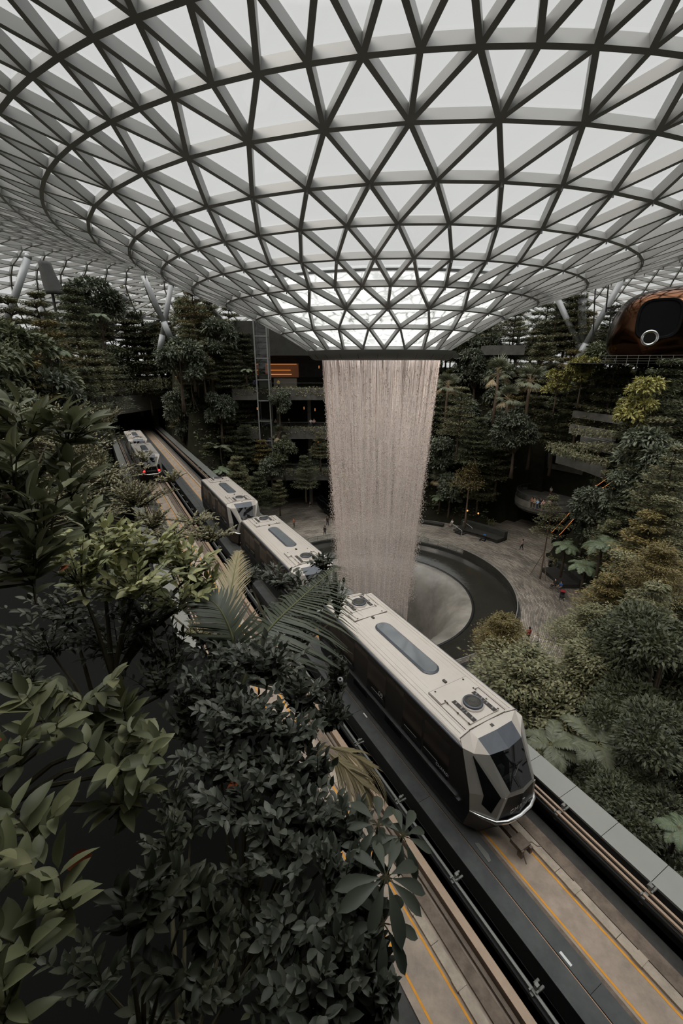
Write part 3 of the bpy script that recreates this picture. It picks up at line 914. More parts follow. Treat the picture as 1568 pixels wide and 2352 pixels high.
def mirror(p): return (p[0], -p[1], p[2])
def rear(p): return (-p[0], p[1], p[2])
def make_car(label, group, number, sx=None):
    root = empty('train_car', (0, 0, 0))
    tag(root, label, 'train car', group)
    # ---- side walls: dark glass skin, slanting to meet the silver nose
    rows = [(3.50, 1.30, 4.645), (2.2, 1.33, 5.13), (1.57, 1.335, 5.215), (.75, 1.30, 5.0), (.37, 1.18, 4.5)]
    b = MB()
    for sy in (1, -1):
        o = len(b.v)
        nx = 9
        for (z, y, xe) in rows:
            for i in range(nx):
                b.v.append((-xe + 2 * xe * i / (nx - 1), sy * y, z))
        for j in range(len(rows) - 1):
            for i in range(nx - 1):
                f = (o + j * nx + i, o + (j + 1) * nx + i, o + (j + 1) * nx + i + 1, o + j * nx + i + 1)
                b.f.append(f if sy < 0 else f[::-1]); b.mi.append(0)
    b.add([(-4.5, -1.18, .37), (4.5, -1.18, .37), (4.5, 1.18, .37), (-4.5, 1.18, .37)], [(3, 2, 1, 0)])
    b.build('side_body', 'car_black', root)
    # side windows and doors, flush dark panes with thin pale joints
    for sy in (1, -1):
        for (x0, x1, z0, z1) in [(-4.0, -2.95, 1.75, 3.15), (-2.85, -1.75, 1.75, 3.15), (-.65, .65, 1.75, 3.15), (1.75, 2.85, 1.75, 3.15), (2.95, 4.2, 1.75, 3.15)]:
            w = MB()
            yy = lambda z: sy * (1.30 + (3.5 - z) / 1.3 * .03 + .004)
            P = [(x0, yy(z0), z0), (x1, yy(z0), z0), (x1, yy(z1), z1), (x0, yy(z1), z1)]
            Q = [(p[0], p[1] - sy * .02, p[2]) for p in P]
            w.hexa(Q + P); w.build('side_window', 'car_window', root)
        for xc in (-1.2, 1.2):
            dr = MB()
            for k in (-1, 1):
                P0 = (xc + k * .27 - .255, xc + k * .27 + .255)
                P = [(P0[0], sy * 1.341, 1.2), (P0[1], sy * 1.341, 1.2), (P0[1], sy * 1.306, 3.3), (P0[0], sy * 1.306, 3.3)]
                Q = [(p[0], p[1] - sy * .03, p[2]) for p in P]
                dr.hexa(Q + P)
            d = dr.build('door', 'car_window', root)
        for (x0, x1, z) in [(-3.7, -3.0, 2.05), (-2.6, -1.9, 2.05), (-.3, .5, 2.05), (1.9, 2.6, 2.05), (3.0, 3.7, 2.05)]:
            jl = MB(); jl.box(((x0 + x1) / 2, sy * 1.345, z), (x1 - x0, .012, .014)); jl.build('window_catch', 'bracket_grey', root)
        sl = MB()
        for (z, h) in ((1.53, .03), (1.59, .025)):
            sl.box((0, sy * 1.36, z), (9.6 if z < 1.55 else 9.3, .05, h))
        s_ = sl.build('sill_rail', 'chrome', root)
        text_mesh('car_number', number, .30, 'letter_grey', root, (.35, sy * 1.345, 2.15), (-sy, 0, 0), (0, -sy * .02, 1))
        text_mesh('side_lettering', 'CHANGI', .16, 'letter_grey', root, (3.95, sy * 1.345, 1.95), (-sy, 0, 0), (0, -sy * .02, 1))
    # ---- roof
    prof = [(-1.29, 3.50), (-1.26, 3.60), (-1.20, 3.635), (-.77, 3.675), (-.4, 3.70), (0, 3.71), (.4, 3.70), (.77, 3.675), (1.20, 3.635), (1.26, 3.60), (1.29, 3.50)]
    xe = [4.645, 4.5, 4.42, 4.375, 4.365, 4.36, 4.365, 4.375, 4.42, 4.5, 4.645]
    b = MB(); n = len(prof)
    for sgn in (-1, 1):
        for (y, z), x in zip(prof, xe): b.v.append((sgn * x, y, z))
    for i in range(n - 1): b.f.append((i, i + n, i + n + 1, i + 1)); b.mi.append(0)
    rf = b.build('roof', 'car_white', root)
    ribs = MB()
    for y in (-1.08, -.93, -.70, -.56, .56, .70, .93, 1.08):
        z = 3.71 - .04 * abs(y) / .77 * 1.0
        ribs.box((0, y, z + .0), (2.3 * 2 if abs(y) < .9 else 8.6, .018, .02))
    ribs.build('roof_rib', 'car_white', root)
    for sg in (-1, 1):
        sm = MB(); sm.box((sg * 4.372, 0, 3.695), (.022, 1.55, .03)); 
        for sy in (-1, 1):
            sm.beam((sg * 4.375, sy * .77, 3.685), (sg * 4.43, sy * 1.22, 3.645), (0, 0, 1), .022, .03)
        sm.box((sg * 2.5, 0, 3.705), (.02, 1.7, .014)); sm.box((sg * 3.15, 0, 3.715), (.02, 1.24, .035))
        for y in (-.86, .86): sm.box((sg * 3.4, y, 3.675), (1.8, .016, .016))
        sm.build('roof_seam', 'car_seam', root)
    for sy in (-1, 1):
        ev = MB(); ev.tube([(-4.63, sy * 1.30, 3.49), (-4.4, sy * 1.305, 3.515), (4.4, sy * 1.305, 3.515), (4.63, sy * 1.30, 3.47)], [.02, .05, .05, .02], 8)
        ev.build('eave_gutter', 'car_slate', root, True)
    # skylight
    b = MB(); L, Wd = 1.86, .36
    def stad(L, r, z, n=10):
        P = []
        for k in range(n + 1): q = -PI / 2 + PI * k / n; P.append((L - r + r * math.cos(q), r * math.sin(q), z))
        for k in range(n + 1): q = PI / 2 + PI * k / n; P.append((-L + r + r * math.cos(q), r * math.sin(q), z))
        return P
    rings = [stad(L, .37, 3.69), stad(L, .37, 3.73), stad(L - .07, .30, 3.775)]
    m = len(rings[0])
    for r_ in rings: b.v += r_
    for j in range(2):
        for k in range(m): b.f.append((j * m + k, j * m + (k + 1) % m, (j + 1) * m + (k + 1) % m, (j + 1) * m + k)); b.mi.append(0)
    sk = b.build('skylight_frame', 'car_slate', root)
    b = MB(); P = stad(L - .07, .30, 3.778); b.add(P, [tuple(range(len(P)))]); b.build('skylight_pane', 'sky_glass', sk)
    # air-conditioning panels at both ends
    for sg in (-1, 1):
        b = MB(); b.box((sg * 3.69, 0, 3.715), (1.10, 1.24, .04)); hv = b.build('vent_panel', 'car_white', root)
        b = MB(); b.box((sg * 2.82, 0, 3.708), (.62, 1.66, .03)); b.build('roof_hatch', 'car_white', root)
        b = MB(); b.lathe([(.375, 3.735), (.37, 3.77), (.335, 3.80), (.31, 3.80)], 28, (sg * 3.65, .06, 0)); cw = b.build('fan_cowl', 'car_white', root, True)
        b = MB(); b.lathe([(.335, 3.80), (.33, 3.855), (.285, 3.88), (.27, 3.86)], 28, (sg * 3.65, .06, 0)); b.build('fan_ring', 'car_slate', cw, True)
        b = MB(); b.lathe([(.29, 3.845), (.16, 3.865), (.06, 3.868), (.055, 3.88), (.001, 3.88)], 28, (sg * 3.65, .06, 0))
        for k in range(5):
            r_ = .09 + .04 * k; b.lathe([(r_, 3.868 - .0018 * k), (r_ + .012, 3.874 - .002 * k), (r_ + .02, 3.866 - .002 * k)], 24, (sg * 3.65, .06, 0))
        b.build('fan_grille', 'fan_grille', cw)
        for y in (-.40, .50):
            b = MB(); b.box((sg * 3.73, y, 3.737), (1.0, .17, .006)); sl = b.build('vent_slot', 'vent_dark', root)
            b = MB()
            for k in range(4): b.box((sg * (3.36 + .24 * k), y + .02, 3.744), (.05, .12, .012), 0, .3)
            b.box((sg * 3.73, y, 3.741), (.02, .17, .01)); b.build('vent_pipe', 'bracket_grey', sl)
        b = MB()
        for x in (2.6, 3.1, 3.2, 3.7, 4.2):
            for y in (-.64, .64): b.box((sg * x, y, 3.74), (.05, .04, .03))
        b.box((sg * 2.35, .0, 3.735), (.16, .09, .05)); b.box((sg * 4.55, 0, 3.665), (.11, .11, .035))
        b.build('roof_fitting', 'fan_grille', root)
    # ---- nose (both ends)
    def end(sg):
        X = lambda p: (sg * p[0], p[1], p[2])
        S0_, S1_, S2_ = (4.375, .77, 3.672), (4.42, 1.2, 3.632), (4.645, 1.3, 3.50)
        Bw, Bc = (4.69, .73, 3.62), (4.73, 0, 3.64)
        W1, Wc1 = (5.155, .68, 3.38), (5.26, 0, 3.38)
        W2, Wc2 = (5.865, .47, 2.51), (5.93, 0, 2.49)
        R1, R2 = (4.86, 1.02, 3.33), (5.86, .62, 2.36)
        BC, BCc = (5.79, .80, 1.43), (5.95, 0, 1.43)
        R2c = (5.97, 0, 2.34)
        E2, E3 = (5.13, 1.33, 2.2), (5.215, 1.335, 1.57)
        K1, K0, Kc = (5.25, .78, .37), (4.5, 1.18, .37), (5.45, 0, .37)
        Sc = (4.36, 0, 3.71)
        def patch(name, polys, m, smooth=False):
            sides = name in ('nose_cheek', 'skirt_cheek')
            b = MB()
            for my in (1, -1):
                for poly in polys:
                    P = [X((p[0], p[1] * my, p[2])) for p in poly]
                    if my * sg < 0: P = P[::-1]
                    b.add(P, [tuple(range(len(P)))])
                if sides: b.build(name, m, root, smooth); b = MB()
            return None if sides else b.build(name, m, root, smooth)
        patch('nose_cap', [[Sc, S0_, Bw, Bc][::-1], [S0_, S1_, R1, Bw][::-1], [S1_, S2_, R1][::-1], [Bw, R1, W1][::-1]], 'car_white')  # white corners: sky light on upward-facing silver, put into the colour
        patch('brow_panel', [[Bc, Bw, W1, Wc1][::-1]], 'car_slate')
        ws = patch('windscreen', [[Wc1, W1, W2, Wc2][::-1]], 'windscreen_glass')
        patch('nose_pillar', [[W1, R1, R2, W2][::-1], [Wc2, W2, R2, R2c][::-1]], 'car_silver')
        patch('nose_cheek', [[R1, S2_, E2, R2][::-1], [R2, E2, E3, BC][::-1]], 'car_silver')
        patch('nose_panel', [[R2c, R2, BC, BCc][::-1]], 'car_black')
        patch('nose_skirt', [[BCc, BC, K1, Kc][::-1]], 'under_dark'); patch('skirt_cheek', [[BC, E3, (5.0, 1.3, .75), K0, K1][::-1]], 'skirt_bronze')
        # silver frame legs on the nose panel
        for my in (1, -1):
            b = MB(); b.beam(X((5.87, .60 * my, 2.36)), X((5.80, .76 * my, 1.45)), X((1, 0, .3)), .12, .02)
            b.build('panel_frame', 'car_silver', root)
        # three-cornered side window in each cheek
        for my in (1, -1):
            lp = lambda a, c, f: Vector(a).lerp(Vector(c), f)
            wa, wb = lp(R2, E2, .13), lp(R2, E2, .60)
            wt = lp(lp(R1, R2, .10), lp(S2_, E2, .10), .30)
            wc, wd = lp(lp(R2, BC, .72), lp(E2, E3, .72), .26), lp(lp(R2, BC, .42), lp(E2, E3, .42), .62)
            nrm = Vector((.50, .84, .20)).normalized() * .014
            pts = [p + nrm for p in (wt, wa, wc, wd, wb)]
            pp = [X((p[0], p[1] * my, p[2])) for p in pts]; qq = [X((p[0] - nrm[0] * 3, (p[1] - nrm[1] * 3) * my, p[2])) for p in pts]
            b = MB(); b.add(pp + qq, [(0, 1, 4), (1, 2, 3, 4)] + [(k, (k + 1) % 5, 5 + (k + 1) % 5, 5 + k) for k in range(5)]); b.build('cheek_window', 'car_window', root)
        # chrome bumper
        path = [(5.22, 1.345, 1.60), (5.52, 1.10, 1.52), (5.80, .83, 1.45), (5.93, .5, 1.43), (5.98, 0, 1.43), (5.93, -.5, 1.43), (5.80, -.83, 1.45), (5.52, -1.10, 1.52), (5.22, -1.345, 1.60)]
        b = MB(); b.tube([X(p) for p in path], [.02, .05, .075, .08, .08, .08, .075, .05, .02], 8); b.build('bumper', 'chrome', root, True)
        text_mesh('nose_lettering', 'CHANGI', .24, 'lettering', root, X((5.985, 0, 1.86)), (0, sg, 0), (sg * .06, 0, 1), .004, 1.15)
        b = MB(); b.box(X((6.0, .02, 2.12)), (.02, .09, .06)); b.build('nose_badge', 'lettering', root)
        # cab seen through the windscreen
        b = MB(); b.box(X((5.0, 0, 2.30)), (1.0, .9, .04)); b.box(X((4.5, 0, 2.9)), (.04, 1.2, 1.2)); b.build('cab_lining', 'car_interior', root)
        b = MB(); b.box(X((5.45, .05, 2.42)), (.12, .62, .16)); b.box(X((5.25, -.22, 2.62)), (.14, .18, .34)); b.box(X((5.2, .24, 2.62)), (.36, .07, .34)); b.build('cab_console', 'console_grey', root)
        b = MB(); b.tube([X((5.93, -.1, 2.56)), X((5.72, -.18, 2.86)), X((5.60, .12, 3.02))], .012, 5); b.build('wiper', 'dark_steel', root)
        # coupler below the nose
        b = MB(); b.box(X((5.75, 0, .40)), (1.0, .18, .16)); b.box(X((6.15, 0, .46)), (.42, .42, .14)); b.box(X((6.32, -.16, .36)), (.16, .1, .3)); b.box(X((6.34, .18, .36)), (.2, .1, .24))
        b.tube([X((6.25, .2, .45)), X((6.3, .36, .42)), X((6.46, .42, .4)), X((6.52, .52, .42))], .018, 6); b.tube([X((6.38, -.1, .3)), X((6.55, -.14, .15))], .02, 6)
        b.build('coupler', 'rust_steel', root)
    end(1); end(-1)
    # running gear
    for sg in (-1, 1):
        b = MB(); b.box((sg * 3.2, 0, .25), (2.2, 1.9, .35)); bg = b.build('bogie', 'under_dark', root)
        for xx in (2.6, 3.8):
            for yy in (-.78, .78):
                b = MB(); b.tube([(sg * xx, yy - .12, .26), (sg * xx, yy + .12, .26)], .26, 18); b.build('wheel', 'under_dark', bg)
    return root
def place_car(root, s, t, flip=False):
    root.location = tk(s, t, F0)
    root.rotation_euler = (0, 0, HEAD + (PI if flip else 0))
TG = 'white-roofed people mover cars on the guideway'
carA = make_car('nearest white-roofed dark train car, its silver nose towards the corner of the parapet', TG, '09')
PITCHC = 13.3
place_car(carA, 11.83, 9.42)
carB = copy_tree(carA); carB['label'] = 'middle car of the three-car train, half hidden by the palm frond'; place_car(carB, 11.83 + PITCHC, 9.42)
carC = copy_tree(carA); carC['label'] = 'rearmost car of the three-car train, where the empty track begins'; place_car(carC, 11.83 + 2 * PITCHC, 9.42)
def bellows(s, t):
    b = MB(); b.box((0, 0, .75), (1.2, .5, .3)); o = b.build('coupling_bar', 'under_dark', None)
    o.location = tk(s, t, F0); o.rotation_euler = (0, 0, HEAD)
    return o
for i, ws_ in enumerate(('first gap behind the nearest train car', 'second gap, behind the middle train car')):
    tag(bellows(11.83 + PITCHC * (i + .5), 9.42), 'dark coupling bar in the ' + ws_, 'coupling')
carD = copy_tree(carA); carD['label'] = 'tail car of the far train, with two red lamps lit'; place_car(carD, 63.0, 5.03)
for my in (1, -1):
    b = MB(); b.lathe([(.01, .05), (.09, .04), (.13, 0), (.13, -.05)], 14)
    o = b.build('tail_lamp', 'lamp_red', carD, True); o.location = (5.87, my * .84, 1.85); o.rotation_euler = (my * .3, PI / 2 - .2, 0)
    o['label'] = 'lit red tail lamp'
carE = copy_tree(carA); carE['label'] = 'second car of the far train, close to the tunnel mouth'; place_car(carE, 63.0 + PITCHC, 5.03)
tag(bellows(63.0 + PITCHC / 2, 5.03), 'dark coupling bar between the two cars of the far train', 'coupling')

# ================================================================== TREES ON THE SLOPES
def crown_layers(seed, H, R, tiers=7, per=620, ll=.30, lw=.12, low=.32, flat=.22):
    r = nrs(seed); Ps = []; Ds = []; Ns = []; br = []
    for i in range(tiers):
        f = i / (tiers - 1)
        z = H * (low + (1 - low) * f)
        rr = R * (1 - .72 * f ** 1.35) * r.uniform(.82, 1.1)
        nb = r.randint(6, 10)
        ox, oy = r.uniform(-.25, .25, 2)
        for k in range(nb):
            q = 2 * PI * (k + r.uniform(-.3, .3)) / nb
            L = rr * r.uniform(.6, 1.1)
            rise = r.uniform(-.02, .18)
            br.append(((ox * .3, oy * .3, z - .35), (ox + L * .55 * math.cos(q), oy + L * .55 * math.sin(q), z - .1 + rise * L * .4), (ox + L * math.cos(q), oy + L * math.sin(q), z + rise * L * .6)))
            m = int(per / nb * (L / rr))
            u = r.uniform(.12, 1.0, m) ** .75
            wv = r.normal(0, 1, m) * (.14 + .30 * (1 - np.abs(u - .55)) ** 1.2) * L * .62
            x = ox + (u * L) * math.cos(q) - wv * math.sin(q); y = oy + (u * L) * math.sin(q) + wv * math.cos(q)
            zz = z + rise * u * L * .6 + r.normal(0, flat * .5, m) - .10 * np.abs(wv)
            a = q + np.sign(wv) * r.uniform(.2, 1.3, m) + r.normal(0, .3, m)
            Ps.append(np.stack([x, y, zz], 1)); Ds.append(np.stack([np.cos(a), np.sin(a), r.normal(.0, .22, m)], 1))
            Ns.append(np.stack([r.normal(0, .30, m), r.normal(0, .30, m), np.ones(m)], 1))
    P = np.concatenate(Ps); n = len(P)
    return P, np.concatenate(Ds), np.concatenate(Ns), r.uniform(.7, 1.3, n) * ll, r.uniform(.7, 1.3, n) * lw, br
def crown_clumps(seed, H, R, clumps=16, per=260, ll=.42, lw=.2, zc=.62, zr=.36, cr=.42):
    r = nrs(seed); Ps = []; Ds = []; Ns = []; br = []
    for i in range(clumps):
        q = r.uniform(0, 2 * PI); e = r.uniform(-.5, 1)
        rad = R * (.35 + .55 * math.sqrt(max(0, 1 - e * e * .8))) * r.uniform(.55, 1)
        c = np.array([rad * math.cos(q), rad * math.sin(q), H * (zc + zr * e)])
        k = R * cr * r.uniform(.7, 1.2)
        d = norm(r.normal(0, 1, (per, 3))); d[:, 2] = np.where(d[:, 2] < -.35, -d[:, 2], d[:, 2])
        rr = k * r.uniform(.72, 1.05, (per, 1))
        P = c + d * rr * np.array([1, 1, .72])
        D = norm(d + r.normal(0, .5, (per, 3)) + np.array([0, 0, -.35])); N = d * .6 + np.array([0, 0, .9]) + r.normal(0, .3, (per, 3))
        Ps.append(P); Ds.append(D); Ns.append(N)
        br.append(((0, 0, H * .3), tuple(c * np.array([.5, .5, .8])), tuple(c)))
    P = np.concatenate(Ps); n = len(P)
    return P, np.concatenate(Ds), np.concatenate(Ns), r.uniform(.7, 1.3, n) * ll, r.uniform(.7, 1.3, n) * lw, br
def make_tree(nm, crown, H, tr, leaf, bark='bark', tmpl=T_DIAMOND, lean=.15, stakes=False, seed=1):
    P, D, N, L, Wd, br = crown
    r = random.Random(seed)
    root = empty(nm)
    b = MB(); lx, ly = r.uniform(-lean, lean), r.uniform(-lean, lean)
    b.tube([(0, 0, -1.2), (0, 0, .2), (lx * .5, ly * .5, H * .35), (lx, ly, H * .7), (0, 0, H * .96)], [tr * 1.5, tr * 1.1, tr * .85, tr * .55, tr * .15], 8)
    for p in br: b.tube(p, [tr * .35, tr * .22, tr * .08], 5)
    b.build('trunk', bark, root, True)
    leaf_object('crown', P, D, N, L, Wd, tmpl, leaf, root, smooth=False)
    if stakes:
        b = MB()
        for k in range(3):
            q = 2 * PI * k / 3 + .4; b.tube([(1.1 * math.cos(q), 1.1 * math.sin(q), -.3), (.05, .05, 2.6)], .035, 5)
        b.build('support_stake', 'bark_pale', root)
    root['h'] = H
    return root
def palm_fan(seed, H, n=30, R=1.25):
    r = nrs(seed); root = empty('fan_palm')
    b = MB(); b.tube([(0, 0, -1), (.05, .02, H * .5), (0, 0, H)], [.16, .13, .12], 8); b.build('trunk', 'bark_pale', root, True)
    V = []; pt = MB()
    groups = dict(a=[], c=[])
    for k in range(n):
        q = k * 2.399 + r.uniform(-.2, .2); e = r.uniform(-.75, 1.1) if k > 4 else r.uniform(.9, 1.4)
        d = np.array([math.cos(q) * math.cos(e), math.sin(q) * math.cos(e), math.sin(e)])
        base = np.array([0, 0, H - .1]); pl_ = R * r.uniform(.55, .8); c = base + d * pl_
        pt.tube([tuple(base), tuple(c)], [.03, .015], 4)
        side = np.cross(d, [0, 0, 1.0]); side /= np.linalg.norm(side); up = np.cross(side, d)
        nb = 15; g = 'c' if e < -.35 else 'a'
        for i in range(nb):
            th_ = (i / (nb - 1) - .5) * 2.5
            dd = d * math.cos(th_) + side * math.sin(th_) - np.array([0, 0, .18 + .2 * abs(th_)])
            groups[g].append((c, dd, up, R * r.uniform(.72, .95) * (1 - .12 * abs(th_)), .085 * R))
    pt.build('leaf_stalk', 'leaf_straw', root)
    for g, m in (('a', 'leaf_palm'), ('c', 'leaf_straw')):
        if groups[g]:
            A = groups[g]
            leaf_object('fan_leaves' if g == 'a' else 'dry_fan_leaves', [x[0] for x in A], [x[1] for x in A], [x[2] for x in A], [x[3] for x in A], [x[4] for x in A], T_STRAP, m, root, smooth=False)
    root['h'] = H + .5
    return root
def frond_path(base, q, L, lift, droop, n=14):
    pts = []
    for i in range(n):
        u = i / (n - 1)
        h = L * (u - .12 * u * u)
        pts.append(np.array([base[0] + math.cos(q) * h, base[1] + math.sin(q) * h, base[2] + lift * L * u - droop * L * u * u]))
    return pts
def pinnae(pts, Lp, wp, n, r, sweep=.55, sag=.3, both=True):
    out = []
    P = np.array(pts); seg = np.linspace(.10, .99, n)
    for u in seg:
        x = u * (len(P) - 1); i = min(int(x), len(P) - 2); f = x - i
        p = P[i] * (1 - f) + P[i + 1] * f; d = P[i + 1] - P[i]; d = d / np.linalg.norm(d)
        sd = np.cross(d, [0, 0, 1.0]); sd = sd / max(1e-6, np.linalg.norm(sd)); up = np.cross(sd, d)
        l = Lp * (math.sin(PI * (.12 + .86 * u)) ** .7) * r.uniform(.9, 1.1)
        for s in (-1, 1):
            dd = sd * s + d * (sweep + .9 * u ** 3) + up * .12 + np.array([0, 0, -sag]) + r.normal(0, .05, 3)
            out.append((p, dd, up + sd * s * -.25, l, wp))
    return out
def tree_fern(seed, H, n=13, L=1.9, leaf='leaf_fern', nm='tree_fern', lift=.45, droop=.6, dense=26):
    r = nrs(seed); root = empty(nm)
    b = MB(); b.tube([(0, 0, -1), (0, 0, H)], [.14, .10], 8); b.build('trunk', 'bark', root, True)
    A = []; st = MB()
    for k in range(n):
        pts = frond_path((0, 0, H - .05), k * 2.399 + r.uniform(-.2, .2), L * r.uniform(.8, 1.1), lift * r.uniform(.5, 1.5), droop)
        st.tube([tuple(p) for p in pts[::2]], [.02] * len(pts[::2]), 4); A += pinnae(pts, L * .26, .05 * L, dense, r, sag=.15)
    st.build('frond_stalk', 'twig_green', root)
    leaf_object('fronds', [x[0] for x in A], [x[1] for x in A], [x[2] for x in A], [x[3] for x in A], [x[4] for x in A], T_STRAP, leaf, root, smooth=False)
    root['h'] = H
    return root

PROTO = {}
PROTO['layer'] = [make_tree('layered_tree', crown_layers(11 + i, H, R, t, 1050, .27, .11), H, .16, lf, seed=i) for i, (H, R, t, lf) in
                  enumerate([(8.5, 3.1, 8, 'leaf_olive'), (7.2, 2.7, 7, 'leaf_olive'), (9.5, 3.3, 9, 'leaf_deep'), (6.5, 2.8, 6, 'leaf_rust')])]
PROTO['broad'] = [make_tree('broadleaf_tree', crown_clumps(31 + i, H, R, 18, 230, .48, .2), H, .18, lf, tmpl=T_FOLD, seed=i) for i, (H, R, lf) in
                  enumerate([(7.0, 2.4, 'leaf_bluish'), (8.5, 2.7, 'leaf_deep'), (6.0, 2.2, 'leaf_bluish')])]
PROTO['fine'] = [make_tree('small_leaved_tree', crown_clumps(41 + i, 7.0, 2.5, 20, 620, .24, .10), 7.0, .18, lf, seed=i) for i, lf in enumerate(('leaf_shade', 'leaf_shade', 'leaf_deep'))]
PROTO['bright'] = [make_tree('young_leafy_tree', crown_clumps(51 + i, 5.5, 1.7, 13, 120, .42, .2), 5.5, .09, 'leaf_bright', tmpl=T_FOLD, seed=i) for i in range(2)]
PROTO['slender'] = [make_tree('slender_tree', crown_layers(61 + i, 8.5, 2.2, 5, 520, .26, .12, low=.58), 8.5, .085, lf, 'bark_pale', stakes=True, seed=i) for i, lf in enumerate(('leaf_olive', 'leaf_deep'))]
PROTO['fan'] = [palm_fan(71, 5.0), palm_fan(72, 3.6, 22, 1.1)]
PROTO['fern'] = [tree_fern(81, 3.0), tree_fern(82, 1.4, 11, 1.7)]
PROTO['feather'] = [tree_fern(85, 2.4, 10, 2.6, 'leaf_palm', 'feather_palm', .75, .62, 34)]
PROTO['shrub'] = [make_tree('dark_shrub', crown_clumps(91 + i, 2.6, 1.7, 14, 150, .40, .17, zc=.5, zr=.35), 2.6, .07, lf, tmpl=T_DIAMOND, seed=i) for i, lf in enumerate(('leaf_deep', 'leaf_bluish', 'leaf_olive'))]
PROTO['dome'] = [make_tree('spreading_tree', crown_layers(95 + i, 7.0, 3.6, 7, 2300, .17, .085, low=.52, flat=.30), 7.0, .16, lf, seed=i) for i, lf in enumerate(('leaf_olive', 'leaf_rust'))]
PROTO['plaza'] = [make_tree('small_plaza_tree', crown_layers(99, 6.0, 2.3, 5, 460, .22, .10, low=.62, flat=.5), 6.0, .10, 'leaf_rust', 'bark_pale', seed=3)]
USED = set()
TREES = []
def put(kind, k, p, sc=1.0, rz=None, lift=0.0):
    P = PROTO[kind][k % len(PROTO[kind])]
    if P.name not in USED: o = P; USED.add(P.name)
    else: o = copy_tree(P)
    o.location = (p[0], p[1], p[2] + lift); o.rotation_euler = (0, 0, rnd.uniform(0, 6.28) if rz is None else rz); o.scale = (sc, sc, sc * rnd.uniform(.92, 1.1))
    TREES.append([o, kind, sc])
    return o
def top_uv(p, h): return proj((p[0], p[1], p[2] + h))
# parts of the view that must stay open: (u0, v0, u1, v1, farthest distance kept clear)
CLEAR = [(588, 738, 748, 1066, 82), (1183, 1040, 1312, 1212, 72), (705, 1120, 1335, 1500, 70), (265, 905, 400, 1120, 95), (735, 800, 1030, 1300, 49),
         (1395, 668, 1568, 792, 71), (1255, 640, 1450, 772, 87), (1050, 1195, 1150, 1260, 65), (0, 575, 110, 660, 60)]
def open_view(u, v, w, h, d):
    for (a, b_, c, e, D) in CLEAR:
        if d < D and u + w > a and u - w < c and v + h > b_ and v < e: return False
    return True
def try_tree(kind, k, x, y, sc, strict=True):
    if math.hypot(x - 31.5, y - 67.5) < 7.6: return None
    z = ground(x, y); P = PROTO[kind][k % len(PROTO[kind])]; h = P['h'] * sc
    q = proj((x, y, z + h)); q0 = proj((x, y, z))
    if q is None or q0 is None: return None
    d = math.hypot(x, y)
    pxm = FPX / max(1, (y * CT - (z - EYE) * ST)); w = 1.8 * sc * pxm
    if q[0] < -120 or q[0] > 1690 or q[1] > 2500 or q0[1] < 450: return None
    if strict and not open_view(q[0], q[1], w, q0[1] - q[1], d): return None
    return put(kind, k, (x, y, z), sc)
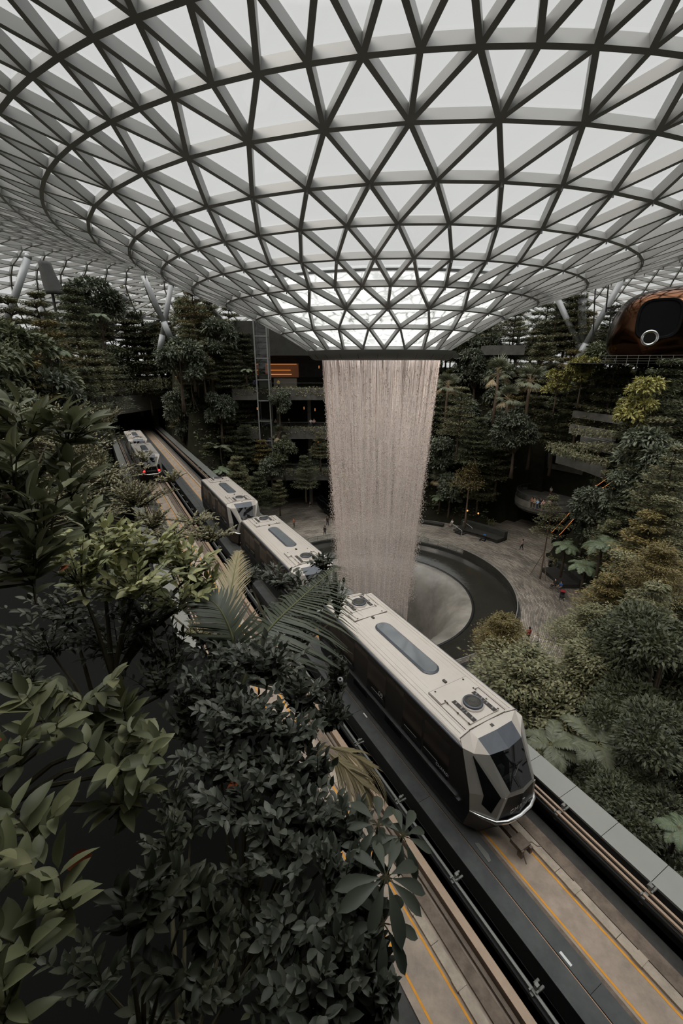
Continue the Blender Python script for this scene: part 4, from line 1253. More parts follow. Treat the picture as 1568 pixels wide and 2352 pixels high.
def scatter():
    R = random.Random(21)
    mix = ['layer'] * 8 + ['broad'] * 4 + ['slender'] + ['fan'] * 1 + ['fern'] + ['bright'] * 1 + ['feather']
    # the round valley: right side and far side
    ring = 0
    for rr in (29.0, 32, 35, 38, 41, 44, 47, 50.5, 55, 60):
        n = int(2 * PI * rr / 4.1)
        ring += 1
        for k in range(n):
            phi = 360.0 * (k + R.uniform(-.28, .28)) / n
            if phi > 180: phi -= 360
            r_ = rr + R.uniform(-1.1, 1.1)
            x = C.x + r_ * math.sin(math.radians(phi)); y = C.y - r_ * math.cos(math.radians(phi))
            if abs(phi) < 38: continue
            s, t = st_of(x, y)
            if t < 15.0 and s < 95 + t: continue
            if rr > 52 and not (abs(phi) > 120): continue
            kind = R.choice(mix)
            sc = R.uniform(.9, 1.35)
            if rr > 44: kind = R.choice(['layer', 'layer', 'broad', 'slender']); sc = R.uniform(1.0, 1.5)
            az = math.degrees(math.atan2(x, y))
            if -15 < az < -1 and y > 60: continue
            try_tree(kind, R.randint(0, 9), x, y, sc)
    # the slope to the left of the tracks
    for s in np.arange(20, 112, 4.4):
        for t in np.arange(-2.2, -36, -4.3):
            ss, tt = s + R.uniform(-1.5, 1.5), t + R.uniform(-1.2, .8)
            p = tk(ss, tt, 0)
            if ss < 44 and tt > -5: continue
            kind = R.choice(['layer'] * 6 + ['broad'] * 3 + ['fern', 'feather', 'bright', 'slender'])
            sc = R.uniform(.95, 1.35) if tt > -14 else R.uniform(1.2, 1.75)
            if tt > -6: sc *= .62
            try_tree(kind, R.randint(0, 9), p.x, p.y, sc)
    # above and beyond the tunnel
    for s in np.arange(99, 113, 4.6):
        for t in np.arange(-4, 26, 4.4):
            ss, tt = s + R.uniform(-1.5, 1.5) , t + R.uniform(-1.4, 1.4)
            if ss < 96.5 + tt and tt < 19: continue
            p = tk(ss, tt, 0); try_tree(R.choice(['layer', 'layer', 'broad', 'slender']), R.randint(0, 9), p.x, p.y, R.uniform(1.1, 1.7))
    # between the guideway and the gallery
    for (u, v, z, kind, k, sc) in [(420, 1000, 8, 'broad', 0, 1.0), (470, 1030, 6, 'fan', 0, 1.2), (492, 930, 10, 'fan', 0, 1.25), (455, 900, 14, 'broad', 1, .8), (540, 1000, 5, 'layer', 0, 1.0), (560, 1090, 3, 'layer', 1, .9),
                                   (510, 1060, 4, 'layer', 3, .9), (595, 1140, 0, 'broad', 2, .9), (640, 1160, 0, 'layer', 2, .85), (572, 960, 9, 'layer', 1, 1.0), (545, 905, 14, 'layer', 0, .9), (600, 1050, 3, 'broad', 0, .9),
                                   (430, 960, 11, 'layer', 2, .8), (525, 880, 17, 'layer', 3, .9), (480, 870, 18, 'slender', 0, .9), (655, 1105, 1, 'layer', 1, .8), (716, 1120, 0, 'broad', 0, .8), (585, 900, 14, 'layer', 2, .7)]:
        p = at_z(u, v, z)
        d = math.hypot(p.x, p.y)
        if d > 84:
            k_ = 84 / d; p = Vector((0, 0, EYE)) + (p - Vector((0, 0, EYE))) * k_
        put(kind, k, p, sc)
scatter()
# hand-placed trees of the near right-hand valley: pixel of the crown top, horizontal distance
HAND = [(430, 890, 88, 'layer', 0, 1.0), (470, 870, 90, 'layer', 2, 1.0), (520, 890, 88, 'broad', 1, 1.0), (562, 920, 84, 'layer', 1, 1.0), (452, 950, 84, 'fan', 1, 1.6), (495, 895, 86, 'fan', 1, 1.6), (522, 965, 82, 'layer', 0, 1.0), (562, 990, 80, 'layer', 2, 1.0), (602, 1010, 79, 'layer', 3, .9),
                               (432, 975, 84, 'broad', 0, .9), (475, 1020, 78, 'layer', 1, .95), (540, 1045, 74, 'layer', 0, .95), (590, 1080, 73, 'layer', 2, .9), (622, 1050, 76, 'broad', 2, .9), (640, 1110, 74, 'layer', 1, .7), (505, 1080, 70, 'fern', 0, 1.2), (405, 925, 92, 'layer', 1, .9), (560, 850, 88, 'layer', 0, 1.0), (640, 985, 80, 'fan', 1, 1.2),
                               (1225, 1500, 27, 'dome', 0, 1.75), (1345, 1515, 27, 'dome', 0, 1.5), (1160, 1415, 33, 'dome', 1, .92), (1365, 1395, 33, 'dome', 0, .95), (1475, 1425, 29, 'fine', 0, 1.1), (1540, 1480, 26, 'fine', 1, 1.15),
                               (1480, 1600, 24, 'fine', 1, 1.0), (1420, 1690, 21, 'fine', 0, .9), (1552, 1700, 19, 'fine', 1, .9), (1375, 1705, 21, 'feather', 0, .8), (1262, 1715, 18.5, 'feather', 0, .6), (1420, 1800, 17.5, 'fine', 0, .75),
                               (1480, 1860, 16, 'fine', 1, .7), (1560, 1900, 15, 'fern', 1, .5), (1440, 1290, 40, 'layer', 0, 1.05), (1520, 1270, 38, 'dome', 1, .9), (1400, 1335, 38, 'layer', 3, .9), (1500, 1350, 33, 'layer', 1, 1.0),
                               (1268, 1155, 58, 'slender', 0, 1.15), (1080, 1078, 71, 'plaza', 0, 1.35), (1385, 1245, 46, 'fern', 0, 1.2), (1300, 1250, 55, 'fern', 0, 1.1), (1345, 1300, 47, 'fern', 1, 1.2), (1010, 1140, 76, 'fern', 1, 1.2), (1115, 1075, 76, 'fern', 0, 1.1),
                               (1460, 1100, 52, 'layer', 2, 1.0), (1540, 1130, 45, 'layer', 0, 1.0), (1380, 1130, 56, 'broad', 0, .9), (1490, 1190, 44, 'layer', 3, 1.1), (1350, 1180, 60, 'broad', 2, .8), (1415, 1195, 50, 'layer', 1, 1.0),
                               (1145, 845, 74, 'fan', 1, 1.7), (1222, 850, 72, 'fan', 1, 1.7), (1168, 905, 70, 'fan', 1, 1.4), (1030, 870, 76, 'fan', 1, 1.5), (1060, 905, 74, 'layer', 0, 1.1), (1100, 950, 73, 'layer', 2, 1.1), (1190, 960, 70, 'broad', 0, 1.1), (1490, 870, 56, 'bright', 0, 1.2), (1345, 815, 68, 'bright', 1, 1.0), (1285, 850, 70, 'bright', 0, .9), (1460, 905, 58, 'bright', 1, 1.0), (1165, 930, 76, 'broad', 0, 1.2), (1235, 905, 75, 'layer', 0, 1.2), (1290, 900, 76, 'layer', 2, 1.2), (1150, 1010, 75, 'layer', 1, 1.2),
                               (1340, 880, 74, 'layer', 1, 1.2), (1410, 850, 70, 'layer', 0, 1.3), (1530, 830, 60, 'layer', 2, 1.2), (1250, 790, 82, 'layer', 0, 1.2), (1320, 800, 80, 'layer', 3, 1.2), (1390, 800, 76, 'broad', 1, 1.1), (1130, 960, 78, 'layer', 0, 1.1), (1095, 1000, 77, 'broad', 1, 1.0),
                               (1510, 960, 54, 'layer', 0, 1.2), (1510, 1020, 54, 'broad', 0, 1.2), (1450, 1085, 53, 'broad', 2, 1.0), (1550, 1030, 48, 'layer', 1, 1.1)]
LEFT = [(20, 700, 60), (75, 672, 62), (160, 668, 66), (215, 648, 72), (270, 655, 103), (312, 632, 105), (352, 645, 107), (440, 668, 86), (480, 690, 88), (525, 705, 88), (30, 770, 50), (100, 745, 55), (170, 735, 60), (228, 725, 66), (300, 715, 102), (372, 705, 106), (432, 735, 80), (502, 745, 84), (558, 765, 86),
        (60, 835, 45), (130, 810, 50), (200, 800, 56), (215, 780, 62), (325, 775, 103), (405, 785, 78), (462, 800, 80), (525, 800, 82), (565, 850, 80), (20, 880, 42), (110, 880, 46), (190, 870, 52), (270, 800, 100), (332, 815, 101), (385, 800, 103), (300, 770, 105), (360, 760, 108), (245, 815, 96), (650, 1010, 76), (700, 1050, 74), (640, 905, 79), (735, 990, 77)]
for i, (u, v, D) in enumerate(LEFT):
    p = at_d(u, v, D); kind = ('layer', 'layer', 'layer', 'broad', 'layer', 'layer', 'fern')[i % 7] if i < 28 else ('layer', 'broad')[i % 2]
    sc = (1.15 if v < 790 else .95) * (1.15 if kind == 'broad' else 1) if i < 37 else .75
    if D > 100: sc *= 1.3
    P = PROTO[kind][i % len(PROTO[kind])]
    put(kind, i, (p.x, p.y, p.z - P['h'] * sc), sc)
for (u, v, D, kind, k, sc) in HAND:
    p = at_d(u, v, D); P = PROTO[kind][k % len(PROTO[kind])]
    put(kind, k, (p.x, p.y, p.z - P['h'] * sc), sc)
for o in [x for L_ in PROTO.values() for x in L_]:
    if o.name not in USED: o.location = at_d(1300, 760, 96); USED.add(o.name); TREES.append([o, 'layer', 1.0])
# labels: kind + nearest landmark + order from the left
LM = [('the copper pavilion', 1520, 740), ('the curved balcony', 1230, 1130), ('the round pool', 1130, 1350), ('the nose of the nearest train', 1190, 1780), ('the tunnel mouth', 330, 930), ('the lift tower', 605, 810),
      ('the galleries', 680, 960), ('the waterfall top', 880, 830), ('the waterfall', 975, 1000), ('the right-hand parapet', 1400, 1930), ('the grey wrapped post', 125, 640), ('the far train', 330, 1050), ('the three-car train', 520, 1120),
      ('the terraced planters', 1340, 1000), ('the tall V-shaped columns', 1335, 730), ('the plaza benches', 1290, 1340), ('the leaning left column', 40, 660)]
KP = dict(fine='dense small-leaved tree', layer='layered dark green tree', broad='broad-leaved dark tree', bright='young yellow-green tree', slender='slender staked tree', fan='fan palm with drooping dry leaves', fern='pale grey-green tree fern', feather='feathery palm',
          shrub='low dark shrub', dome='spreading fine-leaved tree', plaza='small single-stemmed tree')
KC = dict(fine='tree', layer='tree', broad='tree', bright='tree', slender='tree', fan='palm', fern='fern', feather='palm', shrub='shrub', dome='tree', plaza='tree')
def label_trees():
    by = {}
    for o, kind, sc in TREES:
        h = PROTO[kind][0]['h'] * sc * .75
        q = proj((o.location[0], o.location[1], o.location[2] + h)) or (0, 0)
        nm, lu, lv = min(LM, key=lambda l: math.hypot(l[1] - q[0], (l[2] - q[1])))
        du, dv = q[0] - lu, q[1] - lv
        rel = ('right of' if du > 0 else 'left of') if abs(du) > abs(dv) * 1.1 else ('below' if dv > 0 else 'above')
        by.setdefault((kind, nm, rel), []).append((q[0], q[1], o))
    ORD = ['first', 'second', 'third', 'fourth', 'fifth', 'sixth', 'seventh', 'eighth', 'ninth', 'tenth', 'eleventh', 'twelfth', 'thirteenth', 'fourteenth', 'fifteenth', 'sixteenth', 'seventeenth', 'eighteenth', 'nineteenth', 'twentieth']
    for (kind, nm, rel), L_ in by.items():
        L_.sort(key=lambda a: a[0])
        for i, (u, v, o) in enumerate(L_):
            kp = KP[kind]
            if kind in ('layer', 'dome') and any('rust' in (m.name if m else '') for ch in o.children for m in ch.data.materials): kp = kp.replace('dark green', 'olive-brown').replace('fine-leaved', 'fine-leaved olive-brown')
            lb = kp + ' ' + rel + ' ' + nm
            if len(L_) > 1: lb += ', ' + (ORD[i] if i < 20 else str(i + 1) + 'th') + ' from the left'
            tag(o, lb, KC[kind], KP[kind] + 's ' + 'in the valley')
            if 'h' in o: del o['h']
label_trees()

# undergrowth: leaves nobody could count, covering the slopes
def undergrowth():
    R = nrs(5); P = []; N = 170000
    x = R.uniform(-75, 75, N); y = R.uniform(4, 125, N)
    for a, c in zip(x, y):
        r_ = math.hypot(a - C.x, c - C.y)
        if r_ < 28.5: continue
        if abs(a) > c * .95 + 6: continue
        s, t = st_of(a, c)
        if 1.4 < t < 14.2 and s < 93 + t: continue
        az = math.degrees(math.atan2(a, c))
        if -15 < az < -1.5 and c > 66: continue
        if math.hypot(a - 31.5, c - 67.5) < 7.8: continue
        if r_ > 66: continue
        P.append((a, c, ground(a, c)))
    P = np.array(P); n = len(P)
    P[:, 2] += R.uniform(.02, .55, n)
    D = R.normal(0, 1, (n, 3)); D[:, 2] = R.normal(.15, .4, n); Nn = R.normal(0, .5, (n, 3)); Nn[:, 2] = 1
    o = leaf_object('undergrowth', P, D, Nn, R.uniform(.35, .8, n), R.uniform(.15, .3, n), T_DIAMOND, 'leaf_deep', None, smooth=False)
    tag(o, 'dark leafy undergrowth covering the terraced slopes', 'undergrowth', kind='stuff')
undergrowth()

# ================================================================== PLANTS CLOSE TO THE EYE
# unseen wall and overhang of the viewing building, added to shade the near plants
b = MB(); b.box((0, -1.6, 20), (40, .4, 40)); structure(b.build('wall_back', 'concrete_dark'))
b = MB(); b.box((0, -.15, EYE + 3.6), (40, 3.1, .6)); structure(b.build('shade_overhang', 'concrete_dark'))
def planter():
    poly = [(-9, .5), (.10, .70), (.10, 1.2), (.06, 1.8), (-.45, 2.9), (-1.15, 3.7), (-2.2, 4.6), (-3.9, 6.2), (-7.8, 9.4), (-14, 9.4), (-14, .5)]
    b = MB(); n = len(poly)
    b.v = [(x, y, 19.5) for x, y in poly] + [(x, y, 24.0) for x, y in poly]
    b.f = [tuple(range(n))[::-1], tuple(range(n, 2 * n))] + [(i, (i + 1) % n, n + (i + 1) % n, n + i) for i in range(n)]
    b.mi = [0] * len(b.f)
    structure(b.build('planter_bed', 'deep_dark'))  # near-black, not soil: deep shade behind the leaves put into the colour
planter()
def near_plant(label, cat, root, blobs, leaf, L, Wd, tmpl=T_BIG, seed=1, nodes=5, tw=.35, group=None, name='leafy_shrub', twig='twig', thick=.012, single=False, droop=.1, upn=1.0):
    R = nrs(seed); e = empty(name, root); tag(e, label, cat, group)
    off = np.array(root)
    st = MB(); P = []; D = []; N = []; LL = []
    for (u, v, dist, ru, rv, nt_) in blobs:
        c = np.array(at_r(u, v, dist)); k = dist / FPX
        ax = np.array([ru * k, ru * k * .55, rv * k])
        low = c + np.array([0, .1 * ax[1], -ax[2] * .9])
        mid = (off + low) * .5 + np.array([0, 0, .12 * np.linalg.norm(low - off)])
        st.tube([tuple(np.zeros(3)), tuple(mid - off), tuple(low - off)], [thick * 1.5, thick * 1.1, thick * .7], 5)
        for i in range(nt_):
            d = R.normal(0, 1, 3); d /= np.linalg.norm(d); d[2] = abs(d[2]) if R.rand() < .75 else d[2]
            tip = c + d * ax * R.uniform(.55, 1.0)
            dirv = tip - low; ln = np.linalg.norm(dirv)
            if ln < 1e-4: continue
            dirv /= ln
            Lt = max(min(ln, tw * R.uniform(.7, 1.2)), L * 1.2)
            start = tip - dirv * Lt + np.array([0, 0, -.1 * Lt])
            m2 = (start + tip) * .5 + np.array([0, 0, .06 * Lt])
            st.tube([tuple(low - off + (start - low) * .3), tuple(start - off), tuple(m2 - off), tuple(tip - off)], [thick * .4, thick * .35, thick * .28, thick * .12], 4)
            sd = np.cross(dirv, [0, 0, 1.0]); sd /= max(1e-6, np.linalg.norm(sd))
            for j in range(nodes):
                f = (j + .6) / nodes; p = start * (1 - f) + tip * f + np.array([0, 0, .06 * Lt * math.sin(PI * f)])
                for s in ((-1, 1) if not single else ((-1) ** j,)):
                    ang = R.uniform(.55, 1.1)
                    dd = dirv * math.cos(ang) + sd * s * math.sin(ang) + np.array([0, 0, R.uniform(-.25, .3) - droop]) + R.normal(0, .12, 3)
                    P.append(p); D.append(dd); N.append(np.array([0, 0, upn]) + sd * s * -.35 + R.normal(0, .28, 3)); LL.append(L * R.uniform(.72, 1.12) * (.8 + .2 * math.sin(PI * f)))
            P.append(tip); D.append(dirv + R.normal(0, .15, 3)); N.append(np.array([0, 0, upn]) + R.normal(0, .25, 3)); LL.append(L * R.uniform(.7, 1.0))
    st.build('stem', twig, e)
    P = np.array(P) - off; LL = np.array(LL)
    leaf_object('foliage', P, D, N, LL, LL * (Wd / L) * R.uniform(.85, 1.15, len(LL)), tmpl, leaf, e)
    return e
GRP = None
near_plant('large-leaved shrub at the edge above the far train, leaves broad and pointed', 'shrub', at_r(-90, 1420, 1.9),
           [(45, 960, 1.65, 90, 45, 9), (140, 985, 1.6, 90, 36, 8), (15, 1080, 1.5, 80, 60, 7), (75, 1190, 1.5, 100, 90, 14), (150, 1100, 1.6, 80, 36, 5), (60, 1290, 1.5, 80, 50, 8), (190, 1180, 1.75, 40, 40, 4)],
           'near_large_lit', .088, .034, T_BIG, 101, 3, .22, thick=.010)
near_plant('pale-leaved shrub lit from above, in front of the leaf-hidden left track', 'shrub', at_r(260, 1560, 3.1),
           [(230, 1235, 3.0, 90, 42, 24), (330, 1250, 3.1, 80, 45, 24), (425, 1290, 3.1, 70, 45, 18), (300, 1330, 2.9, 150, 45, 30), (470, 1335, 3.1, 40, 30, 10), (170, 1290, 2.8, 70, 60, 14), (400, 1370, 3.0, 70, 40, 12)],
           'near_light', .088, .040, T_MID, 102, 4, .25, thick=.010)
near_plant('small-leaved spreading bush with feathery level sprays beside the far train', 'bush', at_r(60, 1230, 7.2),
           [(180, 1015, 7.6, 100, 34, 46), (230, 1085, 7.0, 120, 32, 60), (310, 1135, 6.6, 90, 28, 50), (220, 1175, 6.2, 100, 22, 36), (390, 1225, 6.1, 80, 18, 36), (480, 1225, 6.1, 70, 20, 36), (110, 955, 8.2, 110, 34, 40), (240, 950, 8.6, 45, 22, 16), (395, 1095, 6.6, 45, 10, 14), (120, 1130, 6.6, 100, 50, 40), (440, 1190, 6.3, 70, 14, 22), (330, 1045, 7.0, 30, 14, 8), (300, 1130, 6.0, 50, 30, 30), (345, 1190, 5.6, 50, 26, 30), (400, 1290, 5.0, 40, 30, 26), (440, 1370, 4.8, 36, 40, 24), (460, 1450, 4.6, 40, 30, 20), (215, 1060, 7.4, 40, 30, 20)],
           'near_fine', .062, .028, T_FOLD, 103, 7, .42, thick=.012, droop=.0)
near_plant('big olive-leaved branch hanging low, one of its leaves turned orange below', 'shrub', at_r(-60, 1900, 1.6),
           [(185, 1580, 1.45, 85, 40, 5), (110, 1650, 1.35, 100, 55, 4), (285, 1655, 1.45, 60, 36, 4), (245, 1740, 1.35, 100, 50, 5), (350, 1700, 1.4, 50, 30, 3), (275, 1820, 1.35, 60, 40, 3), (60, 1885, 1.15, 70, 56, 3), (20, 1965, 1.05, 60, 50, 2), (30, 1720, 1.3, 60, 40, 2)],
           'near_large', .080, .033, T_BIG, 104, 4, .27, thick=.006)
near_plant('dim large-leaved shrub at the lowest corner, below the orange leaf', 'shrub', at_r(-80, 2400, 1.3),
           [(130, 2050, 1.1, 80, 56, 3), (60, 2150, 1.05, 60, 50, 2), (0, 2290, 1.0, 40, 40, 2)], 'near_large', .075, .030, T_BIG, 105, 3, .18, thick=.006)
near_plant('dark pointed-leaved shrub between the big branch and the deep shade', 'shrub', at_r(330, 2420, 1.9),
           [(330, 2040, 1.65, 70, 46, 7), (425, 2040, 1.65, 60, 46, 8), (480, 2130, 1.62, 50, 44, 8), (285, 2110, 1.65, 70, 40, 6), (420, 2230, 1.62, 70, 46, 6)], 'near_dark', .068, .027, T_BIG, 106, 4, .20, thick=.005)
near_plant('big dense blue-green shrub with small pointed leaves beside the track', 'shrub', at_r(560, 2250, 3.0),
           [(520, 1500, 2.9, 90, 36, 28), (610, 1525, 2.7, 100, 55, 40), (480, 1580, 2.8, 90, 55, 28), (690, 1590, 2.65, 55, 60, 24), (560, 1640, 2.6, 110, 60, 40), (660, 1680, 2.5, 90, 55, 30), (500, 1740, 2.6, 100, 60, 24), (640, 1770, 2.45, 110, 55, 34), (725, 1760, 2.5, 45, 60, 16),
            (560, 1850, 2.4, 120, 60, 22), (700, 1870, 2.35, 90, 60, 30), (795, 1900, 2.3, 50, 56, 18), (640, 1960, 2.3, 120, 60, 16), (785, 2000, 2.2, 65, 65, 24), (835, 2105, 2.2, 40, 56, 20), (850, 2200, 2.15, 40, 56, 20), (862, 2300, 2.1, 36, 60, 20), (780, 2240, 2.1, 70, 80, 30), (700, 2120, 2.2, 100, 80, 20), (720, 2310, 2.05, 80, 60, 18)],
           'near_slate', .066, .032, T_MID, 107, 5, .26, thick=.008)
near_plant('leafy creeper with small dark leaves behind the big palm frond, over the train', 'creeper', at_r(650, 1560, 4.0),
           [(742, 1292, 4.3, 38, 18, 18), (700, 1360, 4.0, 70, 45, 34), (775, 1370, 4.1, 24, 60, 18), (640, 1325, 4.0, 60, 26, 18), (570, 1315, 4.0, 44, 26, 14), (690, 1440, 3.9, 60, 50, 22), (770, 1555, 3.7, 30, 70, 26), (755, 1640, 3.6, 45, 50, 30)],
           'near_slate', .068, .030, T_MID, 108, 4, .28, thick=.010)
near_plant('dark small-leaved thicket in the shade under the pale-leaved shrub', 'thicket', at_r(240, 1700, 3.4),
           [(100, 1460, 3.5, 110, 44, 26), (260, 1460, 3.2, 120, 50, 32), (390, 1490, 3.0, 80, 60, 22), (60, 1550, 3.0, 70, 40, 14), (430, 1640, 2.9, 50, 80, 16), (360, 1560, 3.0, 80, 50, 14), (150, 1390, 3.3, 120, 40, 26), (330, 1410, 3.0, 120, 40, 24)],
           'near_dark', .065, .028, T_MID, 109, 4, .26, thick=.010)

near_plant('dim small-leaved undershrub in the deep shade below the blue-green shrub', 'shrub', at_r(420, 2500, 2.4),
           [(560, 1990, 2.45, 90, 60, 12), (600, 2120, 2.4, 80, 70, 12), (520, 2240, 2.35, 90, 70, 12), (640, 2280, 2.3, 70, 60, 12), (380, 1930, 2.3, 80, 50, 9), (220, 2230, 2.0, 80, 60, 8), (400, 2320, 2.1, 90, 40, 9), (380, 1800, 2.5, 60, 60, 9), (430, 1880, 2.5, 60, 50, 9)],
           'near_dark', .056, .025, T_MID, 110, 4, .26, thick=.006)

def scheff():
    root = at_r(830, 2180, 2.5)
    e = empty('umbrella_plant', root); tag(e, 'dark umbrella plant with star-shaped leaf rosettes overhanging the yellow-lined left track', 'umbrella plant')
    st = MB(); R = nrs(77)
    for (u, v, dist, n, L, tilt) in [(886, 2015, 2.05, 10, .165, .2), (868, 1895, 2.15, 8, .13, .3), (925, 1920, 2.15, 9, .125, .3), (880, 2120, 2.05, 8, .13, .4), (850, 1945, 2.2, 8, .11, .2), (842, 2040, 2.2, 7, .12, .3)]:
        c = np.array(at_r(u, v, dist))
        st.tube([(0, 0, 0), tuple((c - np.array(root)) * .6 + np.array([0, 0, .05])), tuple(c - np.array(root))], [.012, .008, .005], 5)
        P = []; D = []; N = []; LL = []
        view = norm(np.array([[0 - c[0], 0 - c[1], EYE - c[2]]]))[0]
        ax = np.array([.15, -.2, 1.0]); ax /= np.linalg.norm(ax)
        a1 = np.cross(ax, [0, 1, 0]); a1 /= np.linalg.norm(a1); a2 = np.cross(ax, a1)
        for k in range(n):
            q = 2 * PI * k / n + R.uniform(-.15, .15); d = a1 * math.cos(q) + a2 * math.sin(q)
            stalk = c - np.array(root) + d * .022; P.append(stalk); D.append(d - ax * (tilt + R.uniform(-.1, .15))); N.append(ax + d * .3); LL.append(L * R.uniform(.8, 1.12))
            st.tube([tuple(c - np.array(root)), tuple(stalk)], .0025, 4)
        leaf_object('leaf_rosette', P, D, N, LL, np.array(LL) * .31, T_OBOV, 'near_scheff', e)
    st.build('stem', 'twig', e)
scheff()

def palm_near():
    root = at_r(540, 1640, 3.1)
    e = empty('areca_palm', root); tag(e, 'feather palm with one broad dark frond reaching over the train roofs', 'palm')
    R = nrs(55); off = np.array(root)
    def frond(pts, L, n, m, sag, sweep, nm='frond', wp=.024, bias=None, rach='twig_green'):
        W = [np.array(at_r(*p)) for p in pts]
        # smooth the rachis
        Q = []
        for i in range(len(W) - 1):
            for j in range(8):
                f = j / 8; p0 = W[max(0, i - 1)]; p1 = W[i]; p2 = W[i + 1]; p3 = W[min(len(W) - 1, i + 2)]
                Q.append(.5 * ((2 * p1) + (p2 - p0) * f + (2 * p0 - 5 * p1 + 4 * p2 - p3) * f * f + (3 * p1 - p0 - 3 * p2 + p3) * f ** 3))
        Q.append(W[-1])
        A = pinnae(Q, L, wp, n, R, sweep, sag)
        b = MB(); b.tube([tuple(q - off) for q in Q], [.011 * (1 - .85 * i / len(Q)) for i in range(len(Q))], 6)
        f = b.build(nm, rach, e)
        leaf_object('leaflets', [x[0] - off for x in A], [x[1] for x in A], [x[2] for x in A], [x[3] for x in A], [x[4] for x in A], T_STRAP, m, f)
    frond([(545, 1600, 3.0), (607, 1460, 3.05), (700, 1366, 3.25), (775, 1300, 3.6)], .52, 54, 'near_palm', .65, .5, 'frond', .022)
    frond([(530, 1560, 3.1), (522, 1420, 3.2), (535, 1330, 3.4), (548, 1268, 3.7)], .27, 44, 'near_palm_dry', .0, 1.9, 'upright_frond', .014)
    frond([(540, 1540, 3.0), (535, 1470, 2.95), (505, 1400, 2.95), (470, 1370, 3.0)], .24, 34, 'near_palm', .25, .7, 'frond', .018)
palm_near()
def dry_frond():
    root = at_r(700, 1760, 2.75)
    e = empty('drooping_palm', root); tag(e, 'dry brown palm frond drooping over the left track and its rail', 'palm frond')
    R = nrs(56); off = np.array(root)
    for (pts, L) in (([(745, 1712, 2.75), (800, 1728, 2.8), (850, 1760, 2.9), (880, 1805, 3.05)], .27), ([(745, 1722, 2.7), (790, 1760, 2.7), (830, 1800, 2.75), (850, 1850, 2.85)], .24)):
        W = [np.array(at_r(*p)) - off for p in pts]
        b = MB(); b.tube([tuple(w) for w in [np.zeros(3)] + W], [.009, .007, .006, .004, .002], 5); f = b.build('frond', 'near_palm_dry', e)
        A = pinnae(W, L * 1.15, .0075, 44, R, 1.3, .75)
        leaf_object('leaflets', [x[0] for x in A], [x[1] for x in A], [x[2] for x in A], [x[3] for x in A], [x[4] for x in A], T_STRAP, 'near_palm_dry', f)
dry_frond()
for i, (u, v, d, lb, L) in enumerate([(212, 1962, 1.5, 'curled orange dead leaf caught among the big olive leaves', .075), (158, 1300, 2.8, 'small orange dead leaf on the pale-leaved shrub', .06), (548, 1797, 2.45, 'red-brown dead leaf in the blue-green shrub', .06), (4, 1698, 1.25, 'orange dead leaf at the far left of the big olive branch', .06)]):
    p = at_r(u, v, d)
    o = leaf_object('dead_leaf', [(0, 0, 0)], [(-.9, -.2, -.3)], [(.1, -.5, 1)], [L], [L * .55], T_BIG, 'dead_leaf'); o.location = p
    tag(o, lb, 'leaf')
# small white round fitting poking out of the creeper
p = at_r(781, 1563, 3.55)
b = MB(); b.lathe([(.009, .026), (.018, .026), (.022, .015), (.022, -.015), (.015, -.04), (.006, -.07)], 18)
o = b.build('ring_fixture', 'plaque_white', None, True); o.location = p; o.rotation_euler = (.5, 0, 0)
tag(o, 'small white ring fixture poking out of the creeper beside the train', 'spotlight')
b = MB(); b.lathe([(.001, .022), (.009, .024)], 14); b.build('lens', 'car_black', o)
b = MB(); b.tube([(0, 0, -.06), (.01, .02, -.9)], .004, 6); b.build('stake', 'dark_steel', o)

